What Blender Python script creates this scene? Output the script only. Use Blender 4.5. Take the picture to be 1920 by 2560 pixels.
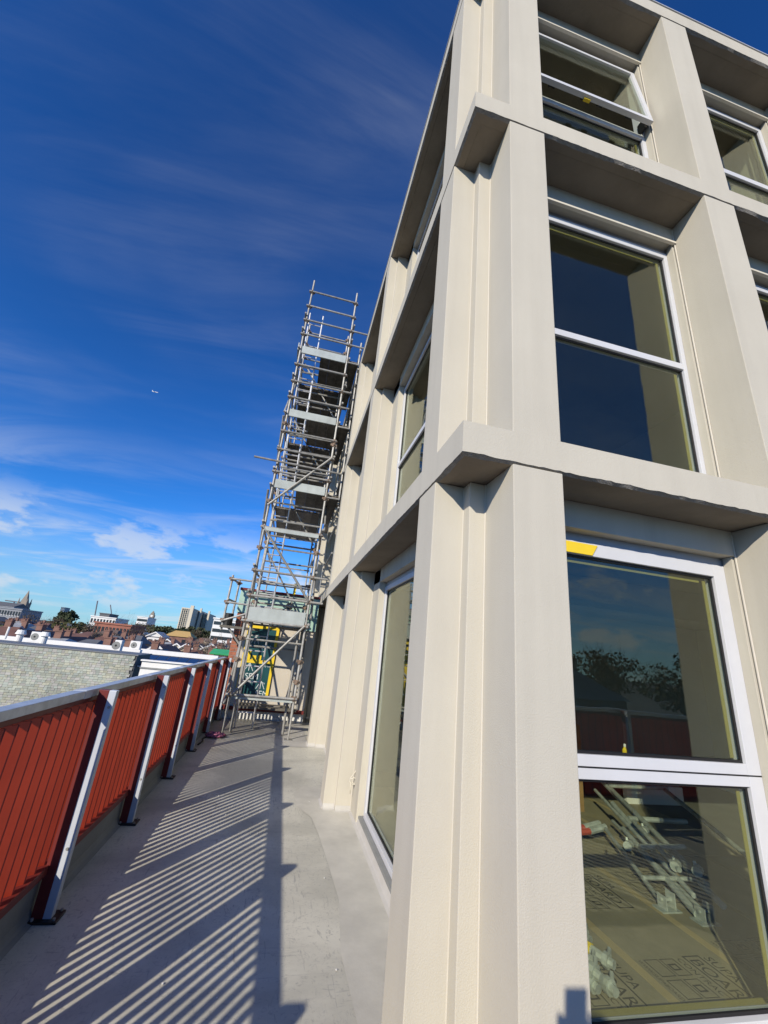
import bpy, bmesh, math, random
from mathutils import Vector, Matrix
random.seed(7)
R = math.radians
for o in list(bpy.data.objects): bpy.data.objects.remove(o)
SC = bpy.context.scene
COL = SC.collection

# ------------------------------------------------------------------ camera
CAM_Z = 1.6
PITCH, YAW, ROLL, FPX = R(19.2465), R(11.4678), R(5.8876), 1011.2
cf = Vector((math.sin(YAW)*math.cos(PITCH), math.cos(YAW)*math.cos(PITCH), math.sin(PITCH)))
r0 = Vector((math.cos(YAW), -math.sin(YAW), 0)); u0 = r0.cross(cf)
cr = r0*math.cos(ROLL) + u0*math.sin(ROLL)
cu = -r0*math.sin(ROLL) + u0*math.cos(ROLL)
CAM = Vector((0, 0, CAM_Z))
cam = bpy.data.cameras.new('camera'); camo = bpy.data.objects.new('camera', cam); COL.objects.link(camo)
M = Matrix((cr, cu, -cf)).transposed().to_4x4(); M.translation = CAM
camo.matrix_world = M
cam.sensor_fit = 'VERTICAL'; cam.sensor_height = 24.0; cam.lens = 24.0*FPX/2560.0
cam.clip_start = 0.004; cam.clip_end = 9000
SC.camera = camo

def ray(px, py):
    return (cf*FPX + cr*(px-960) - cu*(py-1280)).normalized()
def at(px, py, Y):
    d = ray(px, py); return CAM + d*(Y/d.y)

# ------------------------------------------------------------------ sky, sun, exposure
SUN_EL, SUN_AZ = R(26.8), R(36.2)           # light travels towards +X +Y
SD = Vector((math.sin(SUN_AZ)*math.cos(SUN_EL), math.cos(SUN_AZ)*math.cos(SUN_EL), -math.sin(SUN_EL)))
W = bpy.data.worlds.new('World'); SC.world = W; W.use_nodes = True
nt = W.node_tree; nt.nodes.clear()
def wn(t, **k):
    n = nt.nodes.new(t)
    for a, v in k.items(): setattr(n, a, v)
    return n
sky = wn('ShaderNodeTexSky', sky_type='NISHITA', sun_disc=False)
sky.sun_elevation = SUN_EL; sky.sun_rotation = math.pi + SUN_AZ
sky.altitude = 30; sky.air_density = 1.0; sky.dust_density = 0.0; sky.ozone_density = 6.0
tc = wn('ShaderNodeTexCoord')
sep = wn('ShaderNodeSeparateXYZ'); nt.links.new(tc.outputs['Generated'], sep.inputs[0])
def math_n(op, a, b=None, clamp=False):
    n = wn('ShaderNodeMath', operation=op); n.use_clamp = clamp
    for i, v in enumerate((a, b)):
        if v is None: continue
        if isinstance(v, (int, float)): n.inputs[i].default_value = v
        else: nt.links.new(v, n.inputs[i])
    return n.outputs[0]
zc = math_n('MAXIMUM', sep.outputs['Z'], 0.0)
zz = math_n('ADD', zc, 0.12)
pu = math_n('DIVIDE', sep.outputs['X'], zz); pv = math_n('DIVIDE', sep.outputs['Y'], zz)
comb = wn('ShaderNodeCombineXYZ'); nt.links.new(pu, comb.inputs[0]); nt.links.new(pv, comb.inputs[1])
def noise(vec, scale, detail, rough, dist, rot=0.0, sc=(1, 1, 1), loc=(0, 0, 0)):
    mp = wn('ShaderNodeMapping'); mp.inputs['Rotation'].default_value = (0, 0, rot)
    mp.inputs['Scale'].default_value = sc; mp.inputs['Location'].default_value = loc
    nt.links.new(vec, mp.inputs['Vector'])
    n = wn('ShaderNodeTexNoise'); n.inputs['Scale'].default_value = scale; n.inputs['Detail'].default_value = detail
    n.inputs['Roughness'].default_value = rough; n.inputs['Distortion'].default_value = dist
    nt.links.new(mp.outputs[0], n.inputs['Vector']); return n.outputs['Fac']
def ramp(v, lo, hi):
    n = wn('ShaderNodeMapRange'); n.interpolation_type = 'SMOOTHSTEP'
    n.inputs['From Min'].default_value = lo; n.inputs['From Max'].default_value = hi
    nt.links.new(v, n.inputs['Value']); return n.outputs[0]
fib = noise(comb.outputs[0], 1.5, 10, 0.62, 0.9, R(38), (0.55, 2.6, 1), (3.1, 1.7, 0))
body = noise(comb.outputs[0], 0.9, 4, 0.55, 0.5, R(38), (0.7, 1.3, 1), (0.9, 2.6, 0))
cirrus = math_n('MULTIPLY', ramp(fib, 0.30, 0.82), ramp(body, 0.40, 0.75))
low = math_n('SUBTRACT', 1.0, ramp(sep.outputs['Z'], 0.10, 0.42))
streak = math_n('MULTIPLY', ramp(noise(comb.outputs[0], 1.6, 6, 0.6, 0.8, R(12), (0.45, 1.1, 1), (5.2, 2.2, 0)), 0.44, 0.74), low)
puffm = math_n('MULTIPLY', ramp(sep.outputs['Z'], 0.015, 0.06), math_n('SUBTRACT', 1.0, ramp(sep.outputs['Z'], 0.16, 0.26)))
mp3 = wn('ShaderNodeMapping'); mp3.inputs['Scale'].default_value = (7.5, 7.5, 17); mp3.inputs['Location'].default_value = (4.1, 0.4, 0.2)
nt.links.new(tc.outputs['Generated'], mp3.inputs['Vector'])
pn = wn('ShaderNodeTexNoise'); pn.inputs['Scale'].default_value = 1.0; pn.inputs['Detail'].default_value = 7; pn.inputs['Roughness'].default_value = 0.55
nt.links.new(mp3.outputs[0], pn.inputs['Vector'])
puff = math_n('MULTIPLY', ramp(pn.outputs['Fac'], 0.51, 0.62), puffm)
cl = math_n('MAXIMUM', math_n('MAXIMUM', math_n('MULTIPLY', cirrus, 0.20), math_n('MULTIPLY', streak, 0.55)), math_n('MULTIPLY', puff, 0.62), clamp=True)
mixc = wn('ShaderNodeMix', data_type='RGBA')
gm = wn('ShaderNodeGamma'); gm.inputs['Gamma'].default_value = 1.25; nt.links.new(sky.outputs[0], gm.inputs['Color'])
hs = wn('ShaderNodeMix', data_type='RGBA', blend_type='MULTIPLY'); hs.inputs['Factor'].default_value = 1.0
hs.inputs['B'].default_value = (0.58, 1.46, 2.10, 1); nt.links.new(gm.outputs[0], hs.inputs['A'])
hz = wn('ShaderNodeMix', data_type='RGBA'); nt.links.new(hs.outputs['Result'], hz.inputs['A'])      # pale air low over the city
hz.inputs['B'].default_value = (7.0, 10.0, 13.0, 1)
nt.links.new(math_n('MULTIPLY', math_n('SUBTRACT', 1.0, ramp(sep.outputs['Z'], 0.0, 0.26)), 0.6), hz.inputs['Factor'])
nt.links.new(cl, mixc.inputs['Factor']); nt.links.new(hz.outputs['Result'], mixc.inputs['A'])
mixc.inputs['B'].default_value = (13.0, 13.8, 15.0, 1)
bg = wn('ShaderNodeBackground'); bg.inputs['Strength'].default_value = 0.055
wo = wn('ShaderNodeOutputWorld')
nt.links.new(mixc.outputs['Result'], bg.inputs['Color']); nt.links.new(bg.outputs[0], wo.inputs['Surface'])

sl = bpy.data.lights.new('sun', 'SUN'); sl.energy = 5.0; sl.angle = R(0.53); sl.color = (1.0, 0.91, 0.76)
so = bpy.data.objects.new('sun', sl); COL.objects.link(so)
so.rotation_euler = SD.to_track_quat('-Z', 'Y').to_euler(); so.location = (-20, -30, 30)
SC.cycles.max_bounces = 8; SC.cycles.diffuse_bounces = 1; SC.cycles.glossy_bounces = 3; SC.cycles.transparent_max_bounces = 16
SC.view_settings.view_transform = 'Standard'; SC.view_settings.look = 'None'
SC.view_settings.exposure = 0.0; SC.view_settings.gamma = 1.0; SC.view_settings.use_curve_mapping = False

# ------------------------------------------------------------------ materials
MATS = {}
def mat(name, col, rough=0.7, metal=0.0, var=0.0, vscale=3.0, bump=0.0, bscale=60.0, col2=None, spec=0.4, bdetail=3, streak=0.0, orand=0.0):
    if name in MATS: return MATS[name]
    m = bpy.data.materials.new(name); m.use_nodes = True; t = m.node_tree; b = t.nodes['Principled BSDF']
    b.inputs['Roughness'].default_value = rough; b.inputs['Metallic'].default_value = metal
    b.inputs['Specular IOR Level'].default_value = spec
    b.inputs['Base Color'].default_value = (*col, 1)
    tcn = t.nodes.new('ShaderNodeTexCoord')
    if var or col2:
        n = t.nodes.new('ShaderNodeTexNoise'); n.inputs['Scale'].default_value = vscale; n.inputs['Detail'].default_value = 8
        n.inputs['Roughness'].default_value = 0.65
        t.links.new(tcn.outputs['Object'], n.inputs['Vector'])
        mr = t.nodes.new('ShaderNodeMapRange'); mr.inputs['From Min'].default_value = .3; mr.inputs['From Max'].default_value = .7
        t.links.new(n.outputs['Fac'], mr.inputs['Value'])
        mx = t.nodes.new('ShaderNodeMix'); mx.data_type = 'RGBA'
        c2 = col2 if col2 else tuple(c*(1+var) for c in col)
        c1 = col if col2 else tuple(c*(1-var) for c in col)
        mx.inputs['A'].default_value = (*c1, 1); mx.inputs['B'].default_value = (*c2, 1)
        t.links.new(mr.outputs[0], mx.inputs['Factor']); out = mx.outputs['Result']
        if streak:
            mp = t.nodes.new('ShaderNodeMapping'); mp.inputs['Scale'].default_value = (9, 9, .5)
            t.links.new(tcn.outputs['Object'], mp.inputs['Vector'])
            n3 = t.nodes.new('ShaderNodeTexNoise'); n3.inputs['Scale'].default_value = 1.0; n3.inputs['Detail'].default_value = 6
            t.links.new(mp.outputs[0], n3.inputs['Vector'])
            m3 = t.nodes.new('ShaderNodeMapRange'); m3.inputs['From Min'].default_value = .45; m3.inputs['From Max'].default_value = .8
            m3.inputs['To Min'].default_value = 1; m3.inputs['To Max'].default_value = 1-streak
            t.links.new(n3.outputs['Fac'], m3.inputs['Value'])
            vm = t.nodes.new('ShaderNodeVectorMath'); vm.operation = 'SCALE'
            t.links.new(out, vm.inputs[0]); t.links.new(m3.outputs[0], vm.inputs['Scale']); out = vm.outputs[0]
        if orand:
            oi = t.nodes.new('ShaderNodeObjectInfo'); m4 = t.nodes.new('ShaderNodeMapRange')
            m4.inputs['To Min'].default_value = 1-orand; m4.inputs['To Max'].default_value = 1+orand
            t.links.new(oi.outputs['Random'], m4.inputs['Value'])
            v4 = t.nodes.new('ShaderNodeVectorMath'); v4.operation = 'SCALE'
            t.links.new(out, v4.inputs[0]); t.links.new(m4.outputs[0], v4.inputs['Scale']); out = v4.outputs[0]
        t.links.new(out, b.inputs['Base Color'])
    if bump:
        n2 = t.nodes.new('ShaderNodeTexNoise'); n2.inputs['Scale'].default_value = bscale; n2.inputs['Detail'].default_value = bdetail
        t.links.new(tcn.outputs['Object'], n2.inputs['Vector'])
        bp = t.nodes.new('ShaderNodeBump'); bp.inputs['Strength'].default_value = bump; bp.inputs['Distance'].default_value = 0.01
        t.links.new(n2.outputs['Fac'], bp.inputs['Height']); t.links.new(bp.outputs[0], b.inputs['Normal'])
    MATS[name] = m; return m

RENDER = mat('render_cream', (.545, .511, .430), .9, var=.045, vscale=1.1, bump=.17, bscale=150, spec=.12, streak=.075)
REVEAL = mat('render_reveal', (.53, .497, .414), .9, var=.06, vscale=1.8, bump=.09, bscale=140, spec=.12, streak=.12)
SOFFIT = mat('soffit_painted_shade', (.27, .23, .18), .9, var=.16, vscale=2.6, bump=.25, bscale=40, spec=.2)  # undersides share the wall paint; their shade is put into this darker colour
CHIP = mat('rough_edge', (.30, .28, .25), .95, var=.2, vscale=30, bump=.9, bscale=120)
BEAD = mat('sealant_cream', (.58, .54, .46), .6, var=.04)
ALU = mat('powder_white', (.60, .61, .64), .42, var=.03, vscale=6, spec=.5)
ALUG = mat('frame_grey', (.40, .42, .45), .45, var=.03, vscale=6, spec=.5)
GASK = mat('black_gasket', (.012, .012, .013), .5)
REDP = mat('red_paint', (.62, .068, .028), .42, var=.10, vscale=5, spec=.5, streak=.14, orand=.10)
DRED = mat('dark_red_steel_and_seam_shade', (.15, .020, .017), .5, var=.08)
WSTEEL = mat('pale_steel', (.52, .55, .60), .4, metal=.0, var=.05, spec=.5)
RAILM = mat('galvanised_rail', (.50, .53, .57), .40, metal=.4, var=.22, vscale=9, bump=.03)
GALV = mat('galvanised_tube', (.34, .335, .315), .55, metal=.35, var=.30, vscale=9, bump=.05, streak=.25, orand=.18)
GALVL = mat('ladder_alloy', (.66, .66, .66), .42, metal=.5, var=.08)
DECKM = mat('steel_plank', (.17, .155, .13), .75, metal=.15, var=.4, vscale=6, orand=.25)
TOEM = mat('toe_board_grey', (.40, .44, .43), .6, var=.14, vscale=3, streak=.12)
COUP = mat('coupler_steel', (.22, .21, .19), .65, metal=.3, vscale=18, col2=(.26, .15, .085), var=.2, orand=.2)
KERB = mat('kerb_grey', (.24, .245, .235), .75, var=.12, bump=.08)
WHITE = mat('white_paint', (.76, .755, .73), .6, var=.05)
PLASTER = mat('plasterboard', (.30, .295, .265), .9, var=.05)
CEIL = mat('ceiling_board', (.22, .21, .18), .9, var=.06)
MINT = mat('mint_board', (.37, .54, .46), .6, var=.06, vscale=4, streak=.06)
BRICK = mat('red_brick', (.36, .13, .075), .85, var=.22, vscale=14, bump=.3, bscale=60)
MORTAR = mat('mortar', (.34, .30, .26), .95, var=.1)
YTAPE = mat('yellow_tape', (.80, .58, .03), .5, var=.05)
PTAPE = mat('pale_masking_tape', (.30, .26, .075), .6, var=.06)
FILM = mat('teal_film', (.018, .075, .085), .28, var=.25, vscale=5, spec=.5)
PRINTW = mat('white_print', (.62, .68, .70), .5)
BLACK = mat('black_plastic', (.015, .015, .016), .45)
BOARD = mat('brown_floor_board', (.28, .245, .165), .8, var=.14, vscale=5, bump=.05)
BTAPE = mat('brown_tape', (.44, .35, .19), .5, var=.1)
PRINTK = mat('black_print', (.03, .028, .022), .8)
TIMBER = mat('timber', (.33, .20, .09), .7, var=.2, vscale=8)
ROPE = mat('white_rope', (.62, .58, .48), .8, var=.08)
PINK = mat('pink_strap', (.35, .12, .20), .6, var=.2)

# terrace membrane
def floor_mat():
    m = bpy.data.materials.new('terrace_membrane'); m.use_nodes = True; t = m.node_tree; b = t.nodes['Principled BSDF']
    L = t.links.new; tcn = t.nodes.new('ShaderNodeTexCoord')
    def nz(scale, det, rough, dist, sc=(1, 1, 1), rot=0):
        mp = t.nodes.new('ShaderNodeMapping'); mp.inputs['Scale'].default_value = sc; mp.inputs['Rotation'].default_value = (0, 0, rot)
        L(tcn.outputs['Object'], mp.inputs['Vector'])
        n = t.nodes.new('ShaderNodeTexNoise'); n.inputs['Scale'].default_value = scale; n.inputs['Detail'].default_value = det
        n.inputs['Roughness'].default_value = rough; n.inputs['Distortion'].default_value = dist
        L(mp.outputs[0], n.inputs['Vector']); return n.outputs['Fac']
    def mr(v, a, b_, c, d):
        n = t.nodes.new('ShaderNodeMapRange'); n.interpolation_type = 'SMOOTHSTEP'
        for k, x in zip(('From Min', 'From Max', 'To Min', 'To Max'), (a, b_, c, d)): n.inputs[k].default_value = x
        L(v, n.inputs['Value']); return n.outputs[0]
    def mixc(f, a, c):
        n = t.nodes.new('ShaderNodeMix'); n.data_type = 'RGBA'; L(f, n.inputs['Factor'])
        for s, v in (('A', a), ('B', c)):
            if isinstance(v, tuple): n.inputs[s].default_value = (*v, 1)
            else: L(v, n.inputs[s])
        return n.outputs['Result']
    c = mixc(mr(nz(.9, 6, .6, .5), .38, .62, 0, 1), (.45, .438, .378), (.625, .605, .52))
    c = mixc(mr(nz(26, 5, .7, 1.5), .52, .70, 0, .6), c, (.30, .295, .28))
    c = mixc(mr(nz(6, 4, .6, 3.0, (3.5, .5, 1), R(40)), .60, .70, 0, .6), c, (.28, .275, .26))
    c = mixc(mr(nz(5, 4, .6, 3.0, (.5, 3.8, 1), R(15)), .62, .71, 0, .6), c, (.30, .295, .28))
    c = mixc(mr(nz(90, 2, .5, 0), .72, .76, 0, .6), c, (.46, .46, .44))
    L(c, b.inputs['Base Color'])
    L(mr(nz(2.2, 5, .6, .6), .3, .7, .36, .55), b.inputs['Roughness'])
    b.inputs['Specular IOR Level'].default_value = .12
    bp = t.nodes.new('ShaderNodeBump'); bp.inputs['Strength'].default_value = .08; bp.inputs['Distance'].default_value = .01
    L(nz(34, 4, .6, 0), bp.inputs['Height']); L(bp.outputs[0], b.inputs['Normal'])
    return m
FLOORM = floor_mat()
FLOORB = mat('patch_membrane', (.50, .485, .45), .5, var=.08, vscale=4, bump=.05)

def glass_mat(name, tint, refl):
    m = bpy.data.materials.new(name); m.use_nodes = True; t = m.node_tree; t.nodes.clear(); L = t.links.new
    o = t.nodes.new('ShaderNodeOutputMaterial'); mx = t.nodes.new('ShaderNodeMixShader')
    tr = t.nodes.new('ShaderNodeBsdfTransparent'); tr.inputs['Color'].default_value = (*tint, 1)
    g = t.nodes.new('ShaderNodeBsdfGlossy'); g.inputs['Roughness'].default_value = 0.004; g.inputs['Color'].default_value = (.80, .82, .74, 1)
    tx = t.nodes.new('ShaderNodeTexCoord'); nz = t.nodes.new('ShaderNodeTexNoise'); nz.inputs['Scale'].default_value = 1.6; L(tx.outputs['Object'], nz.inputs['Vector'])
    bu = t.nodes.new('ShaderNodeBump'); bu.inputs['Strength'].default_value = .10; bu.inputs['Distance'].default_value = .02; L(nz.outputs['Fac'], bu.inputs['Height']); L(bu.outputs[0], g.inputs['Normal'])
    lw = t.nodes.new('ShaderNodeLayerWeight'); lw.inputs['Blend'].default_value = .5      # facing term for a thin sheet
    pw = t.nodes.new('ShaderNodeMath'); pw.operation = 'POWER'; pw.inputs[1].default_value = 5.0; L(lw.outputs['Facing'], pw.inputs[0])
    mu = t.nodes.new('ShaderNodeMath'); mu.operation = 'MULTIPLY_ADD'; mu.inputs[1].default_value = .9; mu.inputs[2].default_value = refl; mu.use_clamp = True
    L(pw.outputs[0], mu.inputs[0]); L(mu.outputs[0], mx.inputs[0]); L(tr.outputs[0], mx.inputs[1]); L(g.outputs[0], mx.inputs[2]); L(mx.outputs[0], o.inputs['Surface'])
    return m
GLASS = glass_mat('double_glazing', (.88, .91, .84), .085)

# ------------------------------------------------------------------ helpers
def wt(o):
    v = Vector((0, 0, 0))
    while o: v += o.location; o = o.parent
    return v
def tag(o, label=None, cat=None, group=None, kind=None):
    for k, v in (('label', label), ('category', cat), ('group', group), ('kind', kind)):
        if v: o[k] = v
    return o
def thing(name, loc, label, cat, group=None):
    o = bpy.data.objects.new(name, None); COL.objects.link(o); o.location = loc; o.empty_display_size = .2
    return tag(o, label, cat, group)
def link(name, me, m, parent=None, smooth=False):
    o = bpy.data.objects.new(name, me); COL.objects.link(o)
    if m is not None and not me.materials: me.materials.append(m)
    if parent: o.parent = parent; o.location = -wt(parent)
    if smooth:
        for p in me.polygons: p.use_smooth = True
    return o
def raw(name, verts, faces, m, parent=None, smooth=False):
    me = bpy.data.meshes.new(name); me.from_pydata([tuple(v) for v in verts], [], faces); me.update()
    return link(name, me, m, parent, smooth)
class MB:
    def __init__(s): s.v = []; s.f = []
    def box(s, x0, x1, y0, y1, z0, z1):
        n = len(s.v)
        s.v += [(x0, y0, z0), (x1, y0, z0), (x1, y1, z0), (x0, y1, z0), (x0, y0, z1), (x1, y0, z1), (x1, y1, z1), (x0, y1, z1)]
        s.f += [tuple(n+i for i in q) for q in ((0, 3, 2, 1), (4, 5, 6, 7), (0, 1, 5, 4), (1, 2, 6, 5), (2, 3, 7, 6), (3, 0, 4, 7))]; return s
    def obox(s, c, ax, ay, az):
        n = len(s.v); c = Vector(c)
        for k in (-1, 1):
            for i, j in ((-1, -1), (1, -1), (1, 1), (-1, 1)): s.v.append(tuple(c + ax*i + ay*j + az*k))
        s.f += [tuple(n+i for i in q) for q in ((0, 3, 2, 1), (4, 5, 6, 7), (0, 1, 5, 4), (1, 2, 6, 5), (2, 3, 7, 6), (3, 0, 4, 7))]; return s
    def prism(s, pts, z0, z1):
        n = len(s.v); k = len(pts)
        s.v += [(x, y, z0) for x, y in pts] + [(x, y, z1) for x, y in pts]
        s.f += [tuple(n+i for i in reversed(range(k))), tuple(n+k+i for i in range(k))]
        s.f += [(n+i, n+(i+1) % k, n+k+(i+1) % k, n+k+i) for i in range(k)]; return s
    def tube(s, pts, r, n=8, cap=True):
        pts = [Vector(p) for p in pts]; base = len(s.v); prev = None
        rr = r if isinstance(r, (list, tuple)) else [r]*len(pts)
        for i, p in enumerate(pts):
            d = (pts[min(i+1, len(pts)-1)] - pts[max(i-1, 0)]).normalized()
            if prev is None:
                a = Vector((0, 0, 1)) if abs(d.z) < .9 else Vector((1, 0, 0))
                e1 = d.cross(a).normalized()
            else:
                e1 = (prev - d*prev.dot(d)).normalized()
            prev = e1; e2 = d.cross(e1)
            for k in range(n):
                a = 2*math.pi*k/n; s.v.append(tuple(p + (e1*math.cos(a) + e2*math.sin(a))*rr[i]))
        for i in range(len(pts)-1):
            for k in range(n):
                a = base+i*n+k; b = base+i*n+(k+1) % n; s.f.append((a, b, b+n, a+n))
        if cap:
            s.f.append(tuple(base+k for k in reversed(range(n)))); e = base+(len(pts)-1)*n; s.f.append(tuple(e+k for k in range(n)))
        return s
    def build(s, name, m, parent=None, smooth=False, bevel=0.0, seg=2):
        o = raw(name, s.v, s.f, m, parent, smooth)
        if bevel:
            bm = bmesh.new(); bm.from_mesh(o.data)
            bmesh.ops.bevel(bm, geom=list(bm.edges), offset=bevel, segments=seg, profile=.6, affect='EDGES', clamp_overlap=True)
            bm.to_mesh(o.data); bm.free()
        return o
def box(name, b, m, parent=None, bevel=0.0): return MB().box(*b).build(name, m, parent, bevel=bevel)
def tube(name, a, b, r, m, parent=None, n=8): return MB().tube([a, b], r, n).build(name, m, parent, smooth=False)
def copy_to(o, parent, off):
    c = o.copy(); COL.objects.link(c); c.parent = parent; c.location = o.location + Vector(off); return c
def text_mesh(txt, size, name, m, parent, X, U, pos, align='LEFT', xs=1.0):
    cu_ = bpy.data.curves.new('t', 'FONT'); cu_.body = txt; cu_.size = size; cu_.align_x = align; cu_.resolution_u = 3
    to = bpy.data.objects.new('t', cu_); COL.objects.link(to)
    dg = bpy.context.evaluated_depsgraph_get(); me = bpy.data.meshes.new_from_object(to.evaluated_get(dg))
    bpy.data.objects.remove(to); bpy.data.curves.remove(cu_)
    X = Vector(X); U = Vector(U); pos = Vector(pos)
    for v in me.vertices: v.co = pos + X*(v.co.x*xs) + U*v.co.y
    me.materials.clear(); me.name = name
    return link(name, me, m, parent)

# ------------------------------------------------------------------ setting: terrace, kerb
YS = -0.78                                   # south balustrade line
tag(raw('terrace_floor', [(-1.30, YS-.2, 0), (.98, YS-.2, 0), (.98, 10.06, 0), (-1.30, 10.06, 0)], [(0, 1, 2, 3)], FLOORM), kind='structure')
tag(raw('terrace_floor_front', [(.98, YS-.2, 0), (9.5, YS-.2, 0), (9.5, 1.98, 0), (.98, 1.98, 0)], [(0, 1, 2, 3)], FLOORM), kind='structure')
tag(raw('floor_patch', [(.24, 7.72, .004), (.69, 7.78, .004), (.69, 10.04, .004), (-.4, 10.04, .004), (-.1, 8.9, .004), (.12, 8.0, .004)], [(0, 1, 2, 3, 4, 5)], FLOORB), kind='structure')
lap = [(.985, 2.31), (.62, 2.31), (.60, 2.9), (.655, 3.4), (.63, 3.9), (.60, 4.4), (.56, 4.8), (.42, 5.1), (.40, 5.5), (.52, 5.75), (.985, 5.75)]
tag(raw('membrane_lap', [(x, y, .004) for x, y in lap], [tuple(reversed(range(len(lap))))], mat('lap_membrane', (.55, .53, .465), .55, var=.14, vscale=3, bump=.06, spec=.15)), kind='structure')
gr = MB(); rg = random.Random(77)
for i in range(110):
    gx = rg.uniform(-1.0, .65); gy = rg.uniform(1.9, 9.5); q = rg.choice((.0012, .0018, .0022, .0035))
    gr.obox((gx, gy, q*.6+.004), Vector((q, q*.3, 0)), Vector((-q*.3, q, 0)), Vector((0, 0, q*.6)))
gr = gr.build('floor_grit', WHITE, None); tag(gr, 'scattered crumbs of white render and grit on the grey terrace floor', 'grit', kind='stuff')
kb = tag(MB().prism([(-1.34, YS-.2), (-1.135, YS-.2), (-1.135, 10.05), (-1.34, 10.05)], -.6, .205).build('kerb', KERB, bevel=.006), kind='structure')
MB().prism([(0, 0), (.045, 0), (0, .045)], 0, 1).v
def fillet(name, a, b, nrm, s, m, parent):
    a = Vector(a); b = Vector(b); n = Vector(nrm); z = Vector((0, 0, 1)); d = (b-a).normalized()
    prof = [Vector((0, 0, 0)), n*s, n*s*.45 + z*s*.22, n*s*.22 + z*s*.45, z*s]
    k = len(prof); v = [a+p for p in prof] + [b+p for p in prof]
    f = [(i, (i+1) % k, k+(i+1) % k, k+i) for i in range(k)] + [tuple(range(k)), tuple(range(2*k-1, k-1, -1))]
    return raw(name, v, f, m, parent)
fillet('cove', (-1.135, YS, .001), (-1.135, 10.03, .001), (1, 0, 0), .05, KERB, kb)
tag(MB().prism([(-1.34, YS-.4), (9.5, YS-.4), (9.5, YS-.2), (-1.34, YS-.2)], -.6, .205).build('kerb_south', KERB, bevel=.006), kind='structure')

# ------------------------------------------------------------------ balustrades
def balustrade(label, ax, along, side, length, posts, first_blade):
    """ax: origin; along: unit direction of the run; side: unit direction towards the terrace"""
    A = Vector(ax); d = Vector(along); s = Vector(side); z = Vector((0, 0, 1))
    t = thing('slatted_balustrade', A, label, 'balustrade', 'red slatted balustrades')
    def bar(name, u0, u1, s0, s1, z0, z1, m, bev=.003):
        c = A + d*((u0+u1)/2) + s*((s0+s1)/2) + z*((z0+z1)/2 - A.z)
        return MB().obox(c, d*((u1-u0)/2), s*((s1-s0)/2), z*((z1-z0)/2)).build(name, m, t, bevel=bev)
    bar('top_rail', -.03, length, .10, .17, 1.160, 1.206, RAILM, .004)
    bar('top_channel', -.03, length, .115, .155, 1.128, 1.158, DRED)
    bar('bottom_rail', -.03, length, .105, .20, .215, .262, DRED)
    # blades: inclined flat slats, one shared mesh
    ta = R(48); tv = s*math.sin(ta) + d*math.cos(ta); nv = s*math.cos(ta) - d*math.sin(ta)
    u = first_blade; src = None; c0 = None
    while u < length-.05:
        c = A + d*u + s*.135 + z*(.694 - A.z)
        if src is None:
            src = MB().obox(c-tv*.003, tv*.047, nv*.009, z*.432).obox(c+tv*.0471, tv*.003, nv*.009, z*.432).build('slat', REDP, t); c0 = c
            src.data.materials.append(DRED)  # dark front edge paints in the shadow seam between neighbouring slats
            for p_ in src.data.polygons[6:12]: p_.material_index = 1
        else:
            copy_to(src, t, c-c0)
        u += .101
    for i, p in enumerate(posts):
        bar('post', p, p+.05, .185, .245, .012, 1.20, DRED, .002)
        bar('post_flange', p, p+.05, .2455, .29, .012, 1.20, WSTEEL, .004)
        bar('base_plate', p-.03, p+.09, .17, .33, 0.002, .014, BLACK)
        for zb_ in (.34, 1.10):
            c_ = A + d*(p-.004) + s*.27 + z*zb_; MB().tube([c_, c_+d*.004], .009, 6).build('bolt', GALV, t)
        for (du, ds) in ((-.015, .20), (-.015, .31), (.075, .31)):
            c_ = A + d*(p+du) + s*ds; MB().tube([c_+z*.0145, c_+z*.026], .008, 6).build('bolt', GALV, t)
        bar('rail_sleeve', p-.16, p-.06, .098, .172, 1.159, 1.2075, WSTEEL, .002)
    return t
balustrade('red slatted terrace balustrade with metal top rail running away along the left edge', (-1.30, YS, 0), (0, 1, 0), (1, 0, 0), 9.9-YS,
           [y-YS for y in (-.62, .62, 1.93, 3.235, 4.56, 5.845, 7.13, 8.42, 9.7)], 2.957+.101*.5-.101*36-YS)
balustrade('red slatted balustrade behind the photographer, seen only as a reflection in the glass', (-1.0, YS-.30, 0), (1, 0, 0), (0, 1, 0), 10.2,
           [.2, 1.5, 2.8, 4.1, 5.4, 6.7, 8.0, 9.3], .05)

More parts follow.
